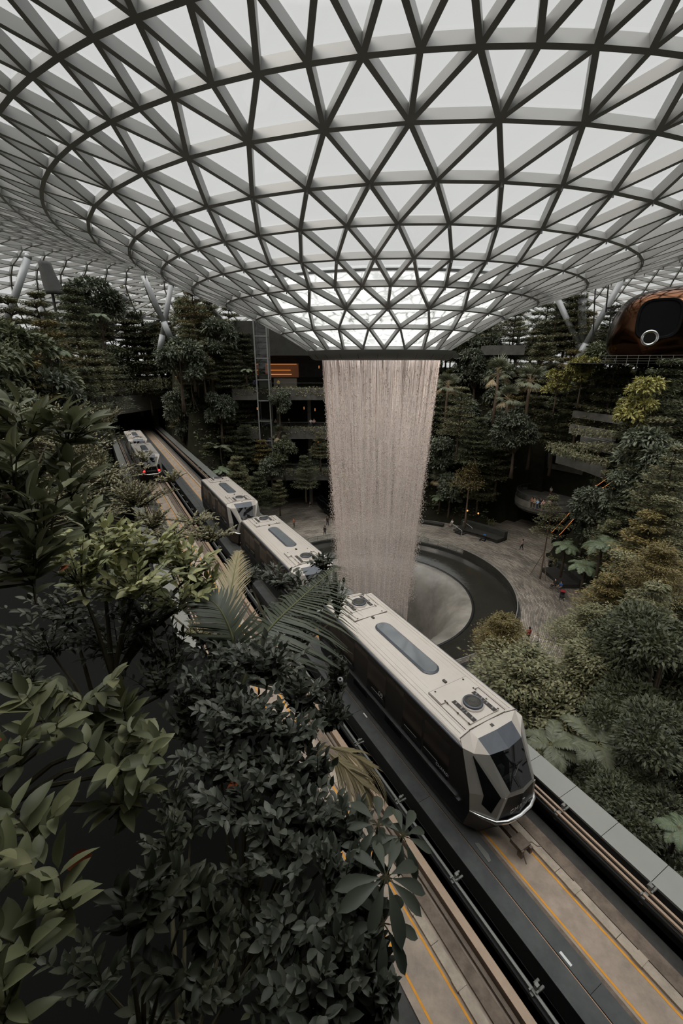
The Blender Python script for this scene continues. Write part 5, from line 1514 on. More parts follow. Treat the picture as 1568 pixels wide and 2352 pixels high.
# ================================================================== BUILDINGS, TERRACES, FURNITURE
def wbox(name, x0, x1, y0, y1, z0, z1, m, parent=None):
    b = MB(); b.box(((x0 + x1) / 2, (y0 + y1) / 2, (z0 + z1) / 2), (x1 - x0, y1 - y0, z1 - z0)); return b.build(name, m, parent)
def gallery():
    root = empty('wall_gallery', (0, 90, 0)); structure(root)
    def g(name, x0, x1, y0, y1, z0, z1, m): return wbox(name, x0, x1, y0 - 90, y1 - 90, z0, z1, m, root)
    g('back_wall', -26, 2, 92, 92.6, 0, 34, 'concrete_dark')
    g('upper_block', -19, 1, 84.5, 92, 28.0, 33.8, 'concrete_dark')
    for (x0, x1, z, yf) in [(-19, -.5, 22.2, 80.0), (-18.5, -.5, 15.4, 80.2), (-15.5, -.5, 7.6, 80.6)]:
        g('deck', x0, x1, yf, 92, z - .5, z, 'concrete_grey')
        g('deck_planter', x0, x1, yf - 1.0, yf - .1, z - 1.6, z + .25, 'concrete_grey')
        g('rail_pane', x0, x1, yf + .1, yf + .13, z + .25, z + 1.2, 'rail_glass')
        g('hand_rail', x0, x1, yf + .08, yf + .15, z + 1.2, z + 1.26, 'bracket_grey')
    for x in (-17.6, -11.8, -6, -1.2):
        g('gallery_column', x - .3, x + .3, 83.2, 83.8, 0, 22, 'concrete_grey')
    g('lit_back', -15, -8.5, 91.0, 91.5, 23.3, 26.6, 'lit_wood')
    for (x0, x1, z) in [(-14.6, -8.8, 26.4), (-14.0, -10, 25.3), (-14, -9.8, 24.5)]: g('light_strip', x0, x1, 90.7, 90.8, z, z + .14, 'glow_strip')
    g('counter', -13, -8.6, 88.0, 89.0, 22.2, 23.9, 'plaque_dim')
    g('lit_back', -16.5, -13, 91.2, 91.5, 16, 20.4, 'lit_dim'); g('lit_back', -6.5, -3, 91.2, 91.5, 16, 20.4, 'lit_dim')
    g('lit_back', -12, -9, 91.2, 91.5, 1, 5.5, 'lit_dim')
    for (x, z) in [(-16.2, 18.4), (-12.5, 18.7), (-5.1, 18.2), (-7.2, 18.5), (-4.6, 12.0), (-4.2, 26.0)]: g('lamp', x - .07, x + .07, 86.4, 86.5, z - .25, z + .25, 'glow_strip')
    # hanging leaves on the deck planters
    R = nrs(12); P = []
    for (x0, x1, z, yf) in [(-19, -.5, 22.2, 80.0), (-18.5, -.5, 15.4, 80.2), (-15.5, -.5, 7.6, 80.6)]:
        n = 1500; P.append(np.stack([R.uniform(x0, x1, n), R.uniform(yf - 1.25, yf - .2, n) - 90, z + R.uniform(-.75, .65, n) ], 1))
    P = np.concatenate(P); n = len(P); D = R.normal(0, 1, (n, 3)); D[:, 2] -= .6; N = R.normal(0, .4, (n, 3)); N[:, 2] += .8; N[:, 1] -= .6
    o = leaf_object('planter_foliage', P, D, N, R.uniform(.2, .45, n), R.uniform(.1, .2, n), T_DIAMOND, 'leaf_olive', root, smooth=False); o['kind'] = 'stuff'
mat('lit_wood', lin((100, 62, 44)), .6, emit=((1.0, .36, .14, 1), .045))  # back walls glow faintly themselves, standing in for warm interior light
mat('lit_dim', lin((70, 46, 36)), .7, emit=((1.0, .4, .16, 1), .02))
mat('plaque_dim', lin((130, 120, 108)), .6)
emis('glow_strip', (1.0, .36, .09, 1), .55)
gallery()
def lift_tower():
    D = 81.0
    p0 = at_d(606, 884, D); base = Vector((p0.x, p0.y, 22.2 - 21))
    e = empty('lift_tower', (p0.x, p0.y, 0)); tag(e, 'glass lift shaft in a pale steel frame beside the planted galleries', 'lift tower')
    zt = 35.0
    for (dx, dy) in ((-1.05, -1), (1.05, -1), (1.05, 1), (-1.05, 1)):
        b = MB(); b.box((dx, dy, (zt + 8) / 2), (.2, .2, zt - 8)); b.build('frame_post', 'steel_paint', e)
    b = MB()
    for z in (10, 13.5, 17, 20.5, 24, 27.5, 31, 34.9):
        for s in (-1, 1): b.box((0, s, z), (2.1, .16, .16)); b.box((s * 1.05, 0, z), (.16, 2.0, .16))
    b.build('cross_rail', 'steel_paint', e)
    b = MB(); b.box((0, 0, (zt + 8) / 2), (2.0, 1.9, zt - 8.5)); b.build('shaft_glass', 'rail_glass', e)
    b = MB(); b.box((0, .2, 23.6), (1.5, 1.4, 2.5)); b.build('lift_car', 'bracket_grey', e)
lift_tower()
# dark upper deck behind the trees on the right of the waterfall
def deck(name, u0, u1, v0, v1, D, m, dep=5):
    a = at_d(u0, v0, D); c = at_d(u1, v1, D); 
    return structure(wbox(name, min(a.x, c.x), max(a.x, c.x), a.y, a.y + dep, min(a.z, c.z), max(a.z, c.z), m))
deck('upper_deck', 1125, 1215, 793, 815, 84, 'concrete_grey')
deck('upper_deck_wall', 1040, 1300, 812, 822, 88, 'concrete_dark')
# terraced planter walls on the right slope
def curved_wall(name, label, r, ph0, ph1, z0, z1, m, th=.5, kind='structure'):
    b = MB(); n = 24
    V = []
    for k in range(n + 1):
        q = math.radians(ph0 + (ph1 - ph0) * k / n); d = Vector((math.sin(q), -math.cos(q), 0)); c = Vector((C.x, C.y, 0))
        for rr, z in ((r, z0), (r, z1), (r + th, z1), (r + th, z0)): p = c + d * rr; V.append((p.x, p.y, z))
    F = []
    for k in range(n):
        a = 4 * k; c_ = a + 4
        F += [(a, c_, c_ + 1, a + 1), (a + 1, c_ + 1, c_ + 2, a + 2), (a + 2, c_ + 2, c_ + 3, a + 3), (a + 3, c_ + 3, c_, a)]
    F += [(0, 1, 2, 3), (4 * n + 3, 4 * n + 2, 4 * n + 1, 4 * n)]
    b.add(V, F); o = b.build(name, m); o['kind'] = kind
    return o
def phir(u, v, D): 
    p = at_d(u, v, D); return math.degrees(math.atan2(p.x - C.x, -(p.y - C.y))), math.hypot(p.x - C.x, p.y - C.y), p.z
for (u0, u1, v, D, h) in [(1255, 1420, 1040, 64, 1.5), (1310, 1470, 1003, 64, 1.3), (1290, 1500, 945, 68, .9), (1300, 1420, 975, 68, 1.2)]:
    a = phir(u0, v, D); c = phir(u1, v + 18, D - 4)
    curved_wall('terrace_wall', '', (a[1] + c[1]) / 2, a[0], c[0], a[2] - h, a[2], 'concrete_grey')
# planted bank (leaves on top of the lintel and the terraces)
def bank_leaves():
    R = nrs(14); P = []
    for (u0, v0, u1, v1, D0, D1, n, h) in [(120, 905, 400, 872, 92, 101, 1800, 1.5), (1255, 1022, 1430, 1022, 64, 60, 900, .7), (1310, 985, 1480, 1000, 64, 60, 700, .6), (1270, 1030, 1400, 1058, 62, 57, 700, .6)]:
        for i in range(n):
            f = R.rand(); p = at_d(u0 + (u1 - u0) * f, v0 + (v1 - v0) * f, D0 + (D1 - D0) * f - R.uniform(0, 1.2)); P.append((p.x, p.y, p.z + R.uniform(-h, h * .4)))
    P = np.array(P); n = len(P); D = R.normal(0, 1, (n, 3)); D[:, 2] -= .5; N = R.normal(0, .4, (n, 3)); N[:, 2] += 1; N[:, 1] -= .5
    o = leaf_object('hanging_foliage', P, D, N, R.uniform(.25, .55, n), R.uniform(.08, .2, n), T_DIAMOND, 'leaf_olive', None, smooth=False)
    tag(o, 'trailing leaves spilling over the tunnel lintel and the terrace walls', 'trailing plants', kind='stuff')
bank_leaves()

# curved viewing balcony over the plaza
def balcony():
    # a round-ended slab with its nose towards the pool
    c = at_z(1256, 1142, 5.6); R0 = 4.9
    e = empty('wall_balcony', (c.x, c.y, 0)); structure(e)
    zf = 5.6
    b = MB(); b.lathe([(.01, zf), (R0, zf), (R0 + .02, zf - 1.4), (R0 - .5, zf - 1.9), (.01, zf - 1.9)], 56); b.build('balcony_slab', 'concrete_grey', e)
    b = MB(); b.lathe([(R0 + .05, zf + .12), (R0 + .08, zf - .95), (R0 + .02, zf - .98)], 56); b.build('slab_facing', 'coping_dim', e)
    b = MB(); b.lathe([(R0 - .1, zf), (R0 - .1, zf + 1.05)], 56); b.build('rail_pane', 'rail_glass', e, True)
    b = MB(); b.lathe([(R0 - .14, zf + 1.05), (R0 - .14, zf + 1.11), (R0 - .06, zf + 1.11), (R0 - .06, zf + 1.05)], 56); b.build('hand_rail', 'bracket_grey', e)
    b = MB()
    for k in range(30): q = 2 * PI * k / 30; b.box(((R0 - .1) * math.cos(q), (R0 - .1) * math.sin(q), zf + .5), (.05, .05, 1.05), 0, q)
    b.build('rail_post', 'bracket_grey', e)
    # deep opening and lintel behind
    q = math.atan2(c.x - C.x, -(c.y - C.y)); d = Vector((math.sin(q), -math.cos(q), 0)); nn = Vector((-d.y, d.x, 0))
    def sl(name, a0, a1, b0, b1, z0, z1, m):
        P = []
        for z in (z0, z1):
            for (a, bb) in ((a0, b0), (a0, b1), (a1, b1), (a1, b0)): p = d * a + nn * bb; P.append((p.x, p.y, z))
        k = MB(); k.hexa(P); return k.build(name, m, e)
    sl('lintel', 3.4, 5.0, -7.5, 7.5, zf + 4.0, zf + 6.6, 'concrete_grey')
    sl('side_wall', 3.2, 12, 4.8, 5.6, 0, zf + 4.2, 'concrete_dark')
    sl('side_wall', 3.2, 12, -7.2, -6.4, 0, zf + 4.2, 'concrete_dark')
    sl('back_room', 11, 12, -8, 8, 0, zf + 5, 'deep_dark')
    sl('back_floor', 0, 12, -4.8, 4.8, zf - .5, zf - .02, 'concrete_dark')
    sl('niche_shade', 3.36, 3.4, .9, 2.3, zf + 4.9, zf + 6.3, 'deep_dark')  # thin dark plate on the lintel stands in for a shaded recess
    sl('warm_wall', 9.8, 9.9, 1.0, 2.4, zf + .5, zf + 3.0, 'lit_dim')
    sl('warm_strip', 5.2, 5.26, -5.5, -1.0, zf + 3.85, zf + 3.95, 'glow_dim')
    return c
emis('glow_dim', (1.0, .38, .12, 1), .35)
BALC = balcony()

# plaza: curved benches and planters around the edge
def arc_block(name, label, cat, r0, r1, ph0, ph1, z0, z1, m, leg=True):
    e = empty(name, (C.x + (r0 + r1) / 2 * math.sin(math.radians((ph0 + ph1) / 2)), C.y - (r0 + r1) / 2 * math.cos(math.radians((ph0 + ph1) / 2)), 0)); tag(e, label, cat)
    def arc(nm, a, b_, z0_, z1_, mm, p0=ph0, p1=ph1):
        V = []; n = 18; B = MB()
        for k in range(n + 1):
            q = math.radians(p0 + (p1 - p0) * k / n)
            for rr, z in ((a, z0_), (a, z1_), (b_, z1_), (b_, z0_)): V.append((C.x + rr * math.sin(q) - e.location.x, C.y - rr * math.cos(q) - e.location.y, z))
        F = []
        for k in range(n):
            x = 4 * k; y = x + 4; F += [(x, y, y + 1, x + 1), (x + 1, y + 1, y + 2, x + 2), (x + 2, y + 2, y + 3, x + 3), (x + 3, y + 3, y, x)]
        F += [(0, 1, 2, 3), (4 * n + 3, 4 * n + 2, 4 * n + 1, 4 * n)]
        B.add(V, F); return B.build(nm, mm, e)
    arc('plinth', r0 + .12, r1, z0, z1 - .14, 'concrete_dark'); arc('top_slab', r0, r1 + .02, z1 - .14, z1, m)
    return e, arc
def phi_of(u, v, z=0):
    p = at_z(u, v, z); return math.degrees(math.atan2(p.x - C.x, -(p.y - C.y))), math.hypot(p.x - C.x, p.y - C.y)
a = phi_of(920, 1200)[0]; c = phi_of(1060, 1222)[0]; d_ = phi_of(1140, 1245)[0]
e1, _ = arc_block('plaza_bench', 'long curved dark stone bench behind the pool, right of the waterfall', 'bench', 25.0, 25.9, c + 8, a, 0, .5, 'planter_stone')
e2, arc2 = arc_block('plaza_planter', 'dark stone planter holding the small plaza tree', 'planter', 24.6, 27.0, d_ - 1, c + 2, 0, .62, 'planter_stone'); arc2('back_upstand', 26.4, 27.2, 0, 1.5, 'concrete_dark')
f_ = phi_of(1330, 1352)[0]; g_ = phi_of(1245, 1312)[0]
e3, arc3 = arc_block('plaza_planter', 'dark stone planter with the tall slender tree, where two people sit', 'planter', 23.3, 26.0, f_, g_, 0, .55, 'planter_stone'); arc3('back_upstand', 25.5, 26.3, 0, 1.3, 'concrete_dark')
h_ = phi_of(1330, 1400)[0]
arc_block('plaza_bench', 'short dark bench half hidden by leaves near the seated pair', 'bench', 23.6, 24.4, h_ - 7, h_ - 1, 0, .5, 'planter_stone')
# steps with two pale handrails
p = at_z(1068, 1226, 0)
st_e = empty('plaza_steps', (p.x, p.y, 0), math.radians(35)); tag(st_e, 'short flight of stone steps between bench and planter', 'steps')
for i in range(3):
    b = MB(); b.box((0, .45 * i + .3, .09 + .17 * i), (2.4, .9, .17)); b.build('step', 'planter_stone', st_e)
for x in (-1.25, 1.25):
    b = MB(); b.tube([(x, -.3, 0), (x, -.3, .9), (x, 1.6, 1.45), (x, 1.6, .5)], .035, 8); b.build('handrail', 'plaque_white', st_e)
# low white-flowered leaves in the planters
R_ = nrs(31); PP = []
for (u0, v0, u1, v1, z, n) in [(1045, 1180, 1140, 1205, .9, 500), (1260, 1285, 1330, 1330, .7, 400), (1000, 1165, 1060, 1190, .8, 300)]:
    for i in range(n):
        f = R_.rand(); q = at_z(u0 + (u1 - u0) * f, v0 + (v1 - v0) * f + R_.uniform(-4, 4), z); PP.append((q.x, q.y, q.z + R_.uniform(-.3, .6)))
PP = np.array(PP); n = len(PP); D_ = R_.normal(0, 1, (n, 3)); N_ = R_.normal(0, .4, (n, 3)); N_[:, 2] += 1
o = leaf_object('variegated_leaves', PP, D_, N_, R_.uniform(.25, .5, n), R_.uniform(.12, .2, n), T_DIAMOND, 'leaf_pale', None, smooth=False)
tag(o, 'pale variegated leaves edging the plaza planters', 'groundcover', kind='stuff')

# escalators
def escalator(label, a, b_, w=1.0, glow=False, cat='escalator'):
    a = Vector(a); b_ = Vector(b_); d = b_ - a; hd = Vector((d.x, d.y, 0)).normalized(); sd = Vector((-hd.y, hd.x, 0))
    e = empty('escalator', a); tag(e, label, cat, None)
    k = MB(); P = []
    for zz in (-.7, 0):
        for (q, s) in ((Vector((0, 0, 0)), -1), (Vector((0, 0, 0)), 1), (d, 1), (d, -1)): p = q + sd * s * w * .5; P.append((p.x, p.y, p.z + zz))
    k.hexa(P); k.build('truss', 'under_dark', e)
    n = int(d.length / .35); k = MB()
    for i in range(n):
        p = d * ((i + .5) / n); k.box((p.x, p.y, p.z + .04), (.3, w * .8, .18), 0, math.atan2(hd.y, hd.x))
    k.build('steps', 'fan_grille', e)
    for s in (-1, 1):
        k = MB(); o0 = sd * s * w * .55; k.beam(o0 + Vector((0, 0, .9)), o0 + d + Vector((0, 0, .9)), (0, 0, 1), .05, .9); k.build('balustrade', 'car_black', e)
        k = MB(); k.tube([o0 + Vector((0, 0, .93)) - hd * .3, o0 + Vector((0, 0, .95)), o0 + d + Vector((0, 0, .95)), o0 + d + hd * .3 + Vector((0, 0, .95))], .03, 6); k.build('handrail', 'glow_strip' if glow else 'under_dark', e)
escalator('dark escalator climbing from the plaza on the left of the waterfall', at_z(778, 1195, 0.1), at_z(748, 1160, 2.2), 1.1)
escalator('second dark escalator, alongside the one left of the waterfall', at_z(764, 1180, 0.1), at_z(732, 1150, 2.2), 1.1)
escalator('escalator with glowing orange handrails below the curved balcony', at_d(1275, 1240, 57), at_d(1312, 1198, 60), .9, True)
escalator('escalator with glowing orange handrails higher up, right of the balcony', at_d(1375, 1135, 58), at_d(1436, 1092, 60), .9, True)

# the copper pavilion
def pavilion():
    ctr = at_d(1560, 748, 70); e = empty('copper_pavilion', (ctr.x, ctr.y, ctr.z - 4.3)); tag(e, 'mirror-polished copper pavilion with round porthole on the upper terrace', 'pavilion')
    b = MB(); nu, nv = 64, 26
    face = math.atan2(-ctr.y, -ctr.x)
    V = []
    for j in range(nv + 1):
        f = -PI / 2 + PI * j / nv
        for i in range(nu):
            q = 2 * PI * i / nu
            cx = math.copysign(abs(math.cos(q)) ** .75, math.cos(q)); sx = math.copysign(abs(math.sin(q)) ** .75, math.sin(q))
            cf = abs(math.cos(f)) ** .55; sf = math.copysign(abs(math.sin(f)) ** .7, math.sin(f))
            x = 7.3 * cx * cf * (1 - .10 * sf); y = 5.4 * sx * cf; z = 4.3 * sf
            wv = 1 + .035 * math.sin(3 * q + 2 * f) + .02 * math.sin(7 * q - 3 * f)
            V.append((x * wv, y * wv, z + 4.3 + .25 * math.sin(x * .5)))
    F = [(j * nu + i, j * nu + (i + 1) % nu, (j + 1) * nu + (i + 1) % nu, (j + 1) * nu + i) for j in range(nv) for i in range(nu)]
    b.add(V, F); sh = b.build('shell', 'copper', e, True)
    b = MB()
    # raised black panel stands in for a shaded opening (local -y side)
    P = []; n = 28
    for ring, (k, dy) in enumerate(((1.06, -5.1), (1.0, -6.12), (.9, -6.10), (.86, -5.98))):
        for i in range(n):
            q = 2 * PI * i / n; cx = math.copysign(abs(math.cos(q)) ** .6, math.cos(q)); sz = math.copysign(abs(math.sin(q)) ** .6, math.sin(q))
            P.append((-2.0 + 2.1 * k * cx, dy, 4.75 + 2.1 * k * sz))
    F = [(r * n + i, r * n + (i + 1) % n, (r + 1) * n + (i + 1) % n, (r + 1) * n + i) for r in range(3) for i in range(n)] + [tuple(3 * n + i for i in range(n))]
    b.add(P, F); b.build('opening', 'car_black', e)
    b = MB(); b.lathe([(.55, 0), (.7, .12), (.85, .1), (.9, -.05), (.85, -.2)], 28); o = b.build('porthole_ring', 'chrome', e, True); o.location = (-2.5, -6.15, 2.75); o.rotation_euler = (PI / 2, 0, 0)
    b = MB(); b.lathe([(.01, .01), (.58, .02)], 24); o2 = b.build('porthole_pane', 'deep_dark', e); o2.location = (-2.5, -6.19, 2.75); o2.rotation_euler = (PI / 2, 0, 0)
    b = MB()
    for k in range(12): b.box((-6.5 + k * 1.1, -5.9, .3), (.05, .05, 1.3))
    for z in (.3, .6, .9): b.box((-.4, -5.9, z), (13, .04, .04))
    b.build('terrace_rail', 'bracket_grey', e)
    e.rotation_euler = (0, 0, -math.atan2(ctr.x, ctr.y))
    q = at_d(1545, 815, 70)
    structure(wbox('upper_terrace', q.x - 11, q.x + 16, q.y - 2, q.y + 9, q.z - 1.0, ctr.z - 4.25, 'concrete_dark'))
pavilion()
# lamp masts near the V-shaped columns
for (u, v0, v1, D, lb) in [(1368, 800, 636, 82, 'thin dark lamp mast with clustered spotlights beside the V-shaped columns'), (1403, 790, 706, 80, 'short dark lamp mast near the copper pavilion'), (1400, 700, 622, 80, 'leaning dark lamp mast close to the slanted column')]:
    a = at_d(u - 6, v0, D); t_ = at_d(u, v1, D)
    e = empty('lamp_mast', a); tag(e, lb, 'lamp mast')
    b = MB(); b.tube([(0, 0, -1), t_ - a], [.11, .08], 8); b.build('mast', 'under_dark', e)
    for k in range(4):
        b = MB(); p = t_ - a + Vector(((-.35, .4, -.3, .45)[k], 0, (-.1, -.3, -.9, -1.1)[k])); b.box(p, (.34, .4, .26), 0, .4); b.tube([p, (t_ - a) + Vector((0, 0, (-.1, -.3, -.9, -1.1)[k]))], .04, 5); b.build('spotlight', 'under_dark', e)
# grey wrapped post and board on the left terrace
a = at_d(134, 745, 70); t_ = at_d(124, 603, 70); zz = t_.z - a.z
e = empty('wrapped_post', a); tag(e, 'tall post wrapped in dark grey cloth above the left trees', 'wrapped post')
b = MB(); b.tube([(0, 0, -1), (0, 0, zz * .5)], .16, 10); b.build('post', 'dark_steel', e)
b = MB(); h0 = zz * .50; V = []; n = 20; lv = 10
for j in range(lv + 1):
    f = j / lv; w = 1.02 * (1 - .10 * f) * (.80 + .2 * math.cos(f * 2.2))
    for i in range(n):
        q = 2 * PI * i / n; fold = 1 + .09 * math.sin(5 * q + 3 * f) + .05 * math.sin(9 * q)
        V.append((w * fold * math.cos(q) - .55 * f + .3, .7 * fold * math.sin(q), h0 + (zz - h0) * f))
F = [(j * n + i, j * n + (i + 1) % n, (j + 1) * n + (i + 1) % n, (j + 1) * n + i) for j in range(lv) for i in range(n)] + [tuple(lv * n + i for i in range(n)), tuple(reversed(range(n)))]
b.add(V, F); b.build('cloth_cover', 'cloth_grey' if 'cloth_grey' in MATS else mat('cloth_grey', lin((84, 84, 84)), .9, var=.1, scale=1.5), e, True)
# warm lanterns among the left trees
for i, (u, v, D) in enumerate([(405, 865, 88), (418, 867, 88), (430, 864, 88), (436, 876, 88), (442, 883, 88), (1073, 1173, 66), (1098, 1179, 66)]):
    b = MB(); b.lathe([(.01, .14), (.09, .1), (.12, 0), (.09, -.1), (.01, -.14)], 10); o = b.build('lantern', 'lamp_warm', None, True); o.location = at_d(u, v, D)
    tag(o, ('small glowing orange lantern in the trees above the tunnel, %s from the left' % ('first', 'second', 'third', 'fourth', 'fifth')[i]) if i < 5 else ('small orange garden light low behind the plaza planter, ' + ('the left one' if i == 5 else 'the right one')), 'lantern')

# ================================================================== PEOPLE
def cloth(c):
    k = 'cloth_%d_%d_%d' % c
    return k if k in MATS else mat(k, lin(c), .85, var=.08, scale=8).name
def skin_mesh(name, verts, edges, radii, m, parent, sub=1):
    me = bpy.data.meshes.new(name); me.from_pydata(verts, edges, []); me.update()
    o = bpy.data.objects.new(name, me); COL.objects.link(o)
    o.modifiers.new('skin', 'SKIN').use_smooth_shade = True
    for i, r in enumerate(radii):
        sv = me.skin_vertices[0].data[i]; sv.radius = (r, r) if not isinstance(r, tuple) else r; sv.use_root = (i == 0)
    s = o.modifiers.new('sub', 'SUBSURF'); s.levels = sub; s.render_levels = sub
    dg = bpy.context.evaluated_depsgraph_get(); dg.update()
    nm = bpy.data.meshes.new_from_object(o.evaluated_get(dg)); nm.materials.clear(); nm.materials.append(MATS[m] if isinstance(m, str) else m)
    bpy.data.objects.remove(o); bpy.data.meshes.remove(me)
    return link(name, nm, parent)
NP = [0]
def person(p, face, label, shirt, trousers, hair=(28, 24, 22), pose='stand', sc=1.0, group=None, short=False):
    i = NP[0]; NP[0] += 1; R = random.Random(i)
    e = empty('person', p, face); tag(e, label, 'person', group); e.scale = (sc, sc, sc)
    sit = pose == 'sit'; hip = .47 if sit else .90
    # +x is the way the person faces
    v = [(0, 0, hip), (.0, 0, hip + .2), (.0, 0, hip + .42), (0, 0, hip + .55), (.01, 0, hip + .63), (.03, 0, hip + .70), (.02, 0, hip + .78)]
    e_ = [(0, 1), (1, 2), (2, 3), (3, 4), (4, 5), (5, 6)]; r = [.12, .11, (.13, .10), .055, .06, .085, .07]
    def addv(x, rr, pr): v.append(x); r.append(rr); e_.append((pr, len(v) - 1)); return len(v) - 1
    nose = addv((.125, 0, hip + .695), .014, 5)
    for s in (-1, 1):
        addv((.02, s * .09, hip + .70), .02, 5)
        sh = addv((0, s * .17, hip + .50), .055, 2)
        if pose == 'photo' : el, wr = (.17, s * .25, hip + .42), (.24, s * .10, hip + .62)
        elif pose == 'rail': el, wr = (.12, s * .24, hip + .26), (.34, s * .16, hip + .20)
        elif sit: el, wr = (.08, s * .23, hip + .24), (.30, s * .14, hip + .16)
        elif pose == 'walk': el, wr = (-.06 * s, s * .22, hip + .22), (.10 * s + .05, s * .23, hip - .02)
        else: el, wr = (-.02, s * .22, hip + .22), (.06, s * .22, hip - .02)
        a = addv(el, .042, sh); w = addv(wr, .030, a); d = (Vector(wr) - Vector(el)).normalized()
        hd = addv(tuple(Vector(wr) + d * .07), .032, w)
        for k in range(4):
            f1 = Vector(wr) + d * .12 + Vector((.0, (k - 1.5) * .018, 0)); fi = addv(tuple(f1), .009, hd); addv(tuple(f1 + d * (.045 - .008 * abs(k - 1.3)) + Vector((.012, 0, -.01))), .008, fi)
        addv(tuple(Vector(wr) + d * .07 + Vector((.03, -s * .03, .01))), .010, hd)
        hj = addv((0, s * .09, hip - .04), .085, 0)
        if sit: kn, an, to = (.42, s * .11, hip + .02), (.46, s * .11, .08), (.60, s * .12, .04)
        elif pose == 'walk': kn, an, to = (.10 * s + .05, s * .09, .48), (.22 * s - .02, s * .09, .08), (.22 * s + .12, s * .10, .04)
        else: kn, an, to = (.02, s * .10, .48), (0, s * .10, .08), (.14, s * .12, .04)
        k1 = addv(kn, .058, hj); k2 = addv(an, .040, k1); addv(to, .036, k2)
    skin_mesh('body', v, e_, r, SKINS[i % 3], e)
    # clothes follow the body a little outside it
    tv = [(0, 0, hip + .0), (0, 0, hip + .2), (0, 0, hip + .42), (0, 0, hip + .52)]; te = [(0, 1), (1, 2), (2, 3)]; tr_ = [.15, .135, (.16, .125), .075]
    lv = [(0, 0, hip)]; le = []; lr = [.14]
    idx = 7
    for s in (-1, 1):
        b0 = 8 if s == -1 else None
    def find(vv): return v.index(vv)
    for s in (-1, 1):
        shp = (0, s * .17, hip + .50); i0 = v.index(shp); elp = v[i0 + 1]; wrp = v[i0 + 2]
        tv.append(tuple(Vector(shp))); tr_.append(.072); te.append((2, len(tv) - 1)); tv.append(elp); tr_.append(.058); te.append((len(tv) - 2, len(tv) - 1))
        if not short: tv.append(tuple(Vector(elp).lerp(Vector(wrp), .85))); tr_.append(.045); te.append((len(tv) - 2, len(tv) - 1))
        hp = (0, s * .09, hip - .04); j = v.index(hp); kn, an = v[j + 1], v[j + 2]
        lv.append(hp); lr.append(.105); le.append((0, len(lv) - 1)); lv.append(kn); lr.append(.078); le.append((len(lv) - 2, len(lv) - 1))
        if not short or R.random() < .5: lv.append(tuple(Vector(kn).lerp(Vector(an), .9))); lr.append(.062); le.append((len(lv) - 2, len(lv) - 1))
        sh_ = MB(); to = v[j + 3]; sh_.tube([tuple(Vector(an) + Vector((-.03, 0, -.04))), tuple(Vector(an).lerp(Vector(to), .5) + Vector((0, 0, -.01))), tuple(Vector(to) + Vector((.03, 0, 0)))], [.045, .05, .035], 8); sh_.build('shoe', cloth((60, 58, 56)), e, True)
    skin_mesh('top', tv, te, tr_, cloth(shirt), e); skin_mesh('trousers', lv, le, lr, cloth(trousers), e)
    hv = [(-.02, 0, hip + .74), (-.03, 0, hip + .80), (-.07, 0, hip + .70), (-.07, 0, hip + .62)]; skin_mesh('hair', hv, [(0, 1), (0, 2), (2, 3)], [.088, .07, .07, .05], cloth(hair), e)
    return e
def on_plaza(u, v): p = at_z(u, v, 0); return (p.x, p.y, 0)
WHITE, BLACK, BLUE, RED, PINK, GREY, TAN, OLIVE = (214, 210, 204), (34, 34, 36), (52, 92, 150), (150, 40, 44), (206, 160, 156), (112, 112, 112), (170, 140, 112), (110, 106, 76)
person(on_plaza(1197, 1263), 2.4, 'person in a pale pink top and dark trousers walking alone past the pool', PINK, (50, 56, 66), pose='walk')
person(on_plaza(1211, 1474), 1.9, 'person in a red and dark top beside the person taking a picture', RED, (60, 56, 50), pose='stand')
person(on_plaza(1229, 1490), 2.2, 'person in a white shirt with arms raised, taking a picture', WHITE, BLACK, pose='photo')
person(on_plaza(746, 1230), 2.0, 'person in black walking on the plaza left of the waterfall', BLACK, BLACK, pose='walk')
person(on_plaza(752, 1207), -1.2, 'person in dark clothes behind the walker, near the escalators', (52, 50, 48), BLACK, pose='walk')
person(on_plaza(712, 1172), -1.0, 'person in a black top standing at the foot of the escalators', BLACK, (120, 112, 104), pose='stand')
person(on_plaza(675, 1212), -1.4, 'person in an orange top at the plaza edge, left of everyone', (180, 110, 84), (96, 92, 90), pose='stand')
pz = at_z(1038, 1203, .5); person((pz.x, pz.y, .05), 3.6, 'person in white reclining on the stone bench by the steps', WHITE, (176, 170, 160), pose='sit')
pz = at_z(1274, 1344, .5); person((pz.x, pz.y, .1), 3.3, 'person in black seated on the planter edge under the slender tree', BLACK, (40, 40, 44), pose='sit')
pz = at_z(1287, 1350, .5); person((pz.x, pz.y, .1), 3.5, 'person in a blue top seated beside the red pushchair', BLUE, (80, 76, 72), pose='sit', short=True)
ZB = 5.6
for i, (u, v, f, lb, sh, tr_, ps) in enumerate([(1219, 1158, 3.3, 'person in dark trousers at the left end of the balcony railing', (150, 110, 96), (70, 62, 52), 'rail'), (1225, 1160, 3.5, 'person in a tan top second along the balcony railing', TAN, (84, 78, 62), 'rail'),
                                 (1232, 1163, 3.6, 'person in a white and blue top leaning on the balcony railing', (150, 178, 206), (60, 70, 90), 'rail'), (1239, 1161, 3.6, 'person in black beside the white and blue top on the balcony', BLACK, BLACK, 'rail'),
                                 (1245, 1165, 3.8, 'person in a pink top at the right of the balcony group', PINK, (66, 66, 76), 'rail'), (1259, 1163, 3.9, 'person in a pale top half hidden by branches on the balcony', (190, 176, 160), (60, 58, 56), 'stand'), (1263, 1132, 3.4, 'person in a white top walking up the middle of the balcony', WHITE, (122, 86, 66), 'walk')]):
    q = at_z(u, v + 8, ZB); person((q.x, q.y, ZB), f, lb, sh, tr_, pose=ps)
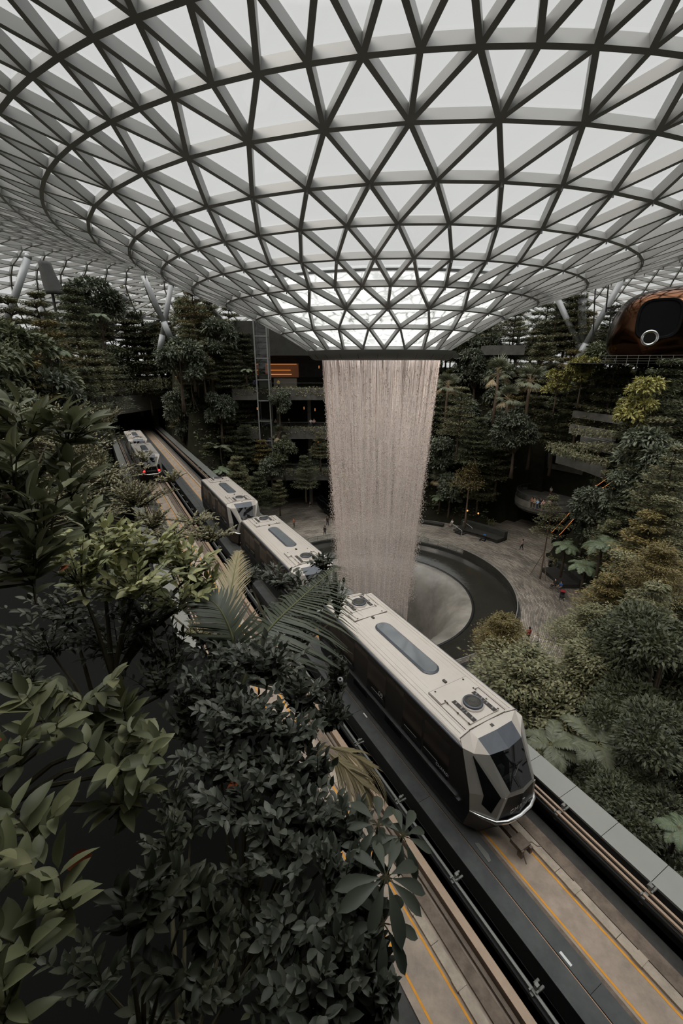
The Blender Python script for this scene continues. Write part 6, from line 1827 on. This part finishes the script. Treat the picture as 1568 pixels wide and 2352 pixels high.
for (x, y, z, f, lb, sh, tr_) in [(-15.4, 80.9, 22.2, -1.4, 'person in blue at the railing of the top gallery by the lift', BLUE, BLACK), (-14.6, 80.8, 22.2, -1.6, 'person in a red top at the railing of the top gallery', RED, BLACK), (-13.9, 81.0, 22.2, -1.5, 'person in grey on the top gallery, right of the red top', GREY, BLACK),
                                 (-11.2, 81.2, 22.2, -1.5, 'person in a yellow top alone on the top gallery', (176, 150, 60), (52, 52, 60)), (-12.0, 81.0, 15.4, -1.3, 'person in a tan top at the left of the middle gallery', TAN, BLACK), (-5.6, 81.2, 15.4, -1.5, 'person in white at the right of the middle gallery', WHITE, (96, 90, 96)), (-5.0, 81.1, 15.4, -1.7, 'person in a pink top at the right end of the middle gallery', PINK, BLACK), (-9.6, 81.4, 15.4, -1.6, 'person in black midway along the middle gallery', BLACK, BLACK)]:
    person((x, y, z), f, lb, sh, tr_, pose='rail')
def pushchair(p, rz, label, c):
    e = empty('pushchair', p, rz); tag(e, label, 'pushchair')
    b = MB(); V = [(-.25, -.22, .42), (-.25, .22, .42), (.22, .22, .40), (.22, -.22, .40), (-.38, -.22, .95), (-.38, .22, .95)]
    b.add(V, [(0, 1, 2, 3), (0, 4, 5, 1)]); b.tube([(-.25, -.22, .42), (.22, -.22, .40)], .04, 6); b.tube([(-.25, .22, .42), (.22, .22, .40)], .04, 6); b.box((0, 0, .44), (.5, .46, .1)); b.build('seat', cloth((40, 40, 44)), e)
    b = MB(); b.lathe([(.26, -.24), (.28, 0), (.26, .24)], 12, a0=.4, a1=2.6); o = b.build('hood', cloth(c), e, True); o.rotation_euler = (PI / 2, 0, 0); o.location = (-.2, 0, .86)
    b = MB()
    for s in (-1, 1): b.tube([(-.55, s * .24, 1.02), (-.1, s * .24, .5), (.36, s * .24, .14)], .018, 6); b.tube([(-.1, s * .24, .5), (-.34, s * .24, .14)], .018, 6)
    b.tube([(-.55, -.24, 1.02), (-.55, .24, 1.02)], .02, 6); b.build('frame', 'dark_steel', e)
    for (x, s) in ((.36, -1), (.36, 1), (-.34, -1), (-.34, 1)):
        b = MB(); b.tube([(x, s * .24 - .03, .12), (x, s * .24 + .03, .12)], .12, 14); b.build('wheel', 'under_dark', e)
pushchair(on_plaza(1108, 1242), 2.6, 'pushchair with a bright blue hood parked by the planter', (44, 104, 168)); pushchair(on_plaza(1289, 1376), 4.2, 'pushchair with a red cover in front of the seated pair', (150, 36, 44))
b = MB(); b.box((0, 0, .55), (.42, .3, .9)); o = b.build('litter_bin', 'dark_steel'); o.location = on_plaza(1262, 1302)
b = MB(); b.box((0, 0, 1.02), (.46, .34, .05)); b.build('lid', 'bracket_grey', o); b = MB(); b.box((0, -.155, .8), (.26, .01, .12)); b.build('slot', 'deep_dark', o); tag(o, 'dark litter bin behind the planter of the slender tree', 'bin')
